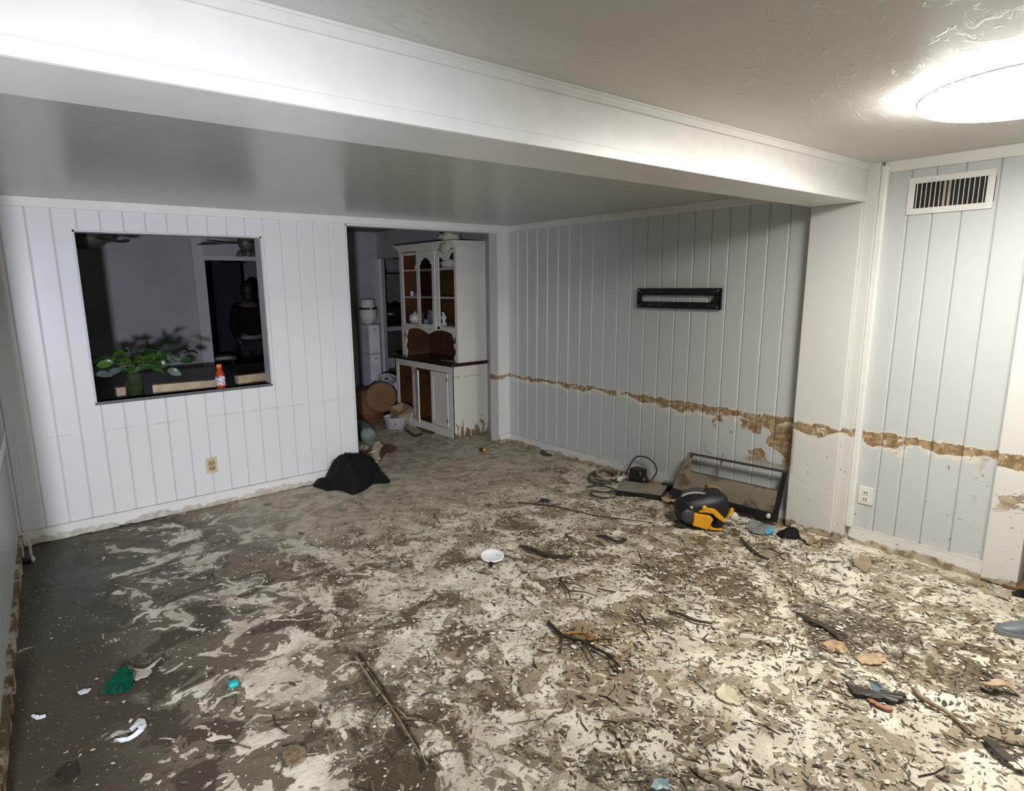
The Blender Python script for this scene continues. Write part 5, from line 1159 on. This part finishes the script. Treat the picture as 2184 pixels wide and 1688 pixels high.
slab([(1150, 1070), (1154, 1064), (1172, 1068), (1170, 1072)], .002, .006, '', 'thin black piece on the pale floor left of the flat box', 'scrap', 'black_scrap', M_black)
strip([(1166, 1064), (1182, 1066), (1204, 1066)], .014, 'pale short stick touching the thin black piece', 'stick', 'pale_stick', M_barkp)

# grey shoe entering at the right edge
sc = fl(2142, 1362); M_shoe = mat('grey_rubber', (.13, .15, .165), .45, var=.05)
sh = thing('grey_shoe', 'toe of a grey rubber shoe at the right edge of the view', 'shoe', tuple(sc))
def shoe_sec(u):     # u 0 toe .. 1 heel : half width, height
    w = .050*math.sin(min(1, u*3.2)*math.pi/2)**.6*(1-.25*max(0, u-.35)); h_ = .035+.035*min(1, u*2.2)
    return w, h_
m = MB(); ns = 14; nr = 14; sd = (ex*.97-ey*.18).normalized(); sl = Vector((-sd.y, sd.x, 0)); oc = sc+ey*.055
for i in range(ns+1):
    u = i/ns; w, h_ = shoe_sec(u); c_ = oc+sd*(.285*u-.003)
    if i == 0: w = .004; h_ *= .6
    for j in range(nr):
        a_ = math.pi*j/(nr-1); m.v.append(tuple(c_+sl*w*math.cos(a_)+Vector((0, 0, .018+(h_-.018)*math.sin(a_)))))
for i in range(ns):
    for j in range(nr-1): m.f.append((i*nr+j, i*nr+j+1, (i+1)*nr+j+1, (i+1)*nr+j)); m.mi.append(0)
m.f.append(tuple(ns*nr+j for j in range(nr))); m.mi.append(0)
m.build('upper', M_shoe, sh, smooth=True)
m = MB(); outl = []
for i in range(ns+1): w, h_ = shoe_sec(i/ns); outl.append(oc+sd*(.285*i/ns-.006)+sl*(w+.005 if i else .005))
for i in reversed(range(ns+1)): w, h_ = shoe_sec(i/ns); outl.append(oc+sd*(.285*i/ns-.006)-sl*(w+.005 if i else .005))
m.prism(outl, (0, 0, .022)).build('sole', mat('pale_sole', (.24, .25, .25), .5), sh)
# cardboard and dark board in the right doorway
slab([(2130, 1245), (2135, 1238), (2184, 1228), (2240, 1222), (2250, 1262), (2184, 1262), (2150, 1256)], .002, .012, '', 'brown cardboard sheet on the floor by the right-hand doorway', 'cardboard', 'cardboard_sheet', M_card, [.0, .01, .01, 0, 0, 0, 0])
slab([(2158, 1266), (2184, 1263), (2240, 1262), (2240, 1276), (2184, 1276), (2165, 1271)], .002, .014, '', 'black board edge in front of the cardboard at the right doorway', 'board', 'black_board', M_black)

# white pull cord in the left corner
wdp = [at(32, 925, 1, -.36), at(42, 990, 1, -.36), at(53, 1080, 1, -.36), fl(69, 1192, .03)]
wc = thing('blind_cord', 'thin white blind cord hanging down in the left corner', 'cord', tuple(fl(69, 1195)))
MB().tube(catmull(wdp), .0045, 6).tube(catmull([at(30, 925, 1, -.36), at(35, 1000, 1, -.37), at(47, 1090, 1, -.37), fl(66, 1190, .04)]), .003, 6).build('cord_strand', M_wp, wc, smooth=True)
MB().blob(fl(70, 1193, .028), (.012, .012, .022), 10, 8).build('cord_tassel', M_wp, wc, smooth=True)
tag(MB().blob(fl(55, 1196, .015), (.04, .03, .02), 12, 8, .4).build('dark_clump', M_black, smooth=True, origin=tuple(fl(55, 1196))), 'small dark clump at the end of the white cord', 'clump')

# ------------------------------------------------------------------ loose litter nobody could count
def litter(name, lab, cat, N, mats, dens, smin, smax, kind, seed):
    rnd = random.Random(seed); mb = MB(); n_ = 0; tries = 0
    while n_ < N and tries < N*30:
        tries += 1; x_ = rnd.uniform(-4.35, -.08); y_ = rnd.uniform(-4.75, -.25)
        if y_ < -3.10 and x_ > -.14: continue
        if (Vector((x_, y_))-Vector((CAM.x, CAM.y))).length < 1.1: continue
        if rnd.random() > dens(x_, y_): continue
        n_ += 1; s_ = rnd.uniform(smin, smax)*rnd.choice((.6, 1, 1, 1.4)); a_ = rnd.uniform(0, 6.28); z_ = floor_h(x_, y_)+.004; c_ = Vector((x_, y_, z_)); u = Vector((math.cos(a_), math.sin(a_), 0)); v_ = Vector((-u.y, u.x, 0)); mi = rnd.randrange(len(mats))
        if kind == 'flake':
            k = rnd.choice((5, 6, 7)); P = []
            for i in range(k):
                q_ = 2*math.pi*i/k; r_ = s_*rnd.uniform(.5, 1.1); P.append(c_+u*math.cos(q_)*r_+v_*math.sin(q_)*r_*.7+Vector((0, 0, rnd.uniform(0, .25)*s_)))
            mb.add(P+[c_+Vector((0, 0, .35*s_))], [(i, (i+1) % k, k) for i in range(k)], mi)
        elif kind == 'leaf':
            L_2 = s_; w = s_*rnd.uniform(.16, .38); up = rnd.uniform(.03, .25)*s_; bend = v_*rnd.uniform(-.5, .5)*s_
            P = [c_-u*L_2, c_-u*L_2*.2+v_*w+bend*.4, c_+u*L_2*.5+v_*w*.7+bend*.3, c_+u*L_2, c_+u*L_2*.5-v_*w*.7+bend*.3, c_-u*L_2*.2-v_*w+bend*.4, c_+bend*.4+Vector((0, 0, up))]
            mb.add(P, [(i, (i+1) % 6, 6) for i in range(6)], mi)
        else:
            d_ = u*s_; b_ = v_*s_*rnd.uniform(-.35, .35); r_ = rnd.uniform(.0012, .0032)
            for (pa_, pb_) in ((c_-d_, c_+b_), (c_+b_, c_+d_)):
                dd = (pb_-pa_).normalized(); ss = Vector((-dd.y, dd.x, 0))*r_; hh = Vector((0, 0, r_*1.8))
                mb.add([pa_-ss, pa_+ss, pa_+hh, pb_-ss, pb_+ss, pb_+hh], [(0, 1, 4, 3), (1, 2, 5, 4), (2, 0, 3, 5), (0, 2, 1), (3, 4, 5)], mi)
    me = bpy.data.meshes.new(name); me.from_pydata(mb.v, [], mb.f)
    for q_ in mats: me.materials.append(q_)
    me.polygons.foreach_set('material_index', mb.mi); me.update()
    o = bpy.data.objects.new(name, me); COL.objects.link(o); return tag(o, lab, cat, kind='stuff')
def sm(v, a, b): t_ = max(0, min(1, (v-a)/(b-a))); return t_*t_*(3-2*t_)
spots = [(fl(790, 1560), .6), (fl(1800, 1340), .7), (fl(2080, 1480), .6), (fl(1420, 1660), .45), (fl(1160, 1180), .4), (fl(1650, 1170), .5), (fl(1270, 1370), .4), (fl(1500, 1250), .5)]
def d_leaf(x_, y_):
    b_ = sm(x_, -4.0, -2.4)*sm(-y_, .7, 1.9); c_ = .5+.5*mnoise.noise(Vector((x_*2.2, y_*2.2, 3))); s_ = 0
    for q_, r_ in spots: s_ = max(s_, 1-min(1, math.hypot(x_-q_.x, y_-q_.y)/r_))
    return min(1, b_*(.12+.5*c_*c_)+s_*.8*(b_+.3))+.012
def d_flake(x_, y_):
    c_ = .5+.5*mnoise.noise(Vector((x_*1.7+8, y_*1.7, 1))); return (.05+.9*sm(x_, -4.2, -2.2))*sm(-y_, .4, 1.6)*(.2+c_)
litter('leaf_litter', 'dark wet leaf litter strewn over the muddy floor', 'litter', 5600, [mat('litter_dark', (.075, .055, .034), .6, var=.4), mat('litter_brown', (.13, .088, .045), .6, var=.3), mat('litter_tan', (.30, .225, .14), .7, var=.3), mat('litter_grey', (.12, .105, .08), .6, var=.3)], d_leaf, .006, .022, 'leaf', 5)
litter('paint_flakes', 'small cream flakes of paint and plaster scattered on the floor', 'flakes', 6500, [mat('flake_cream', (.72, .67, .57), .5), mat('flake_grey', (.52, .49, .42), .6)], d_flake, .003, .014, 'flake', 6)
litter('twig_litter', 'fine dark twigs and stalks scattered over the mud', 'twigs', 600, [mat('stalk_dark', (.04, .03, .02), .6), mat('stalk_tan', (.28, .21, .13), .6)], d_leaf, .015, .055, 'twig', 7)

for o in bpy.data.objects:
    if '_o' in o: del o['_o']
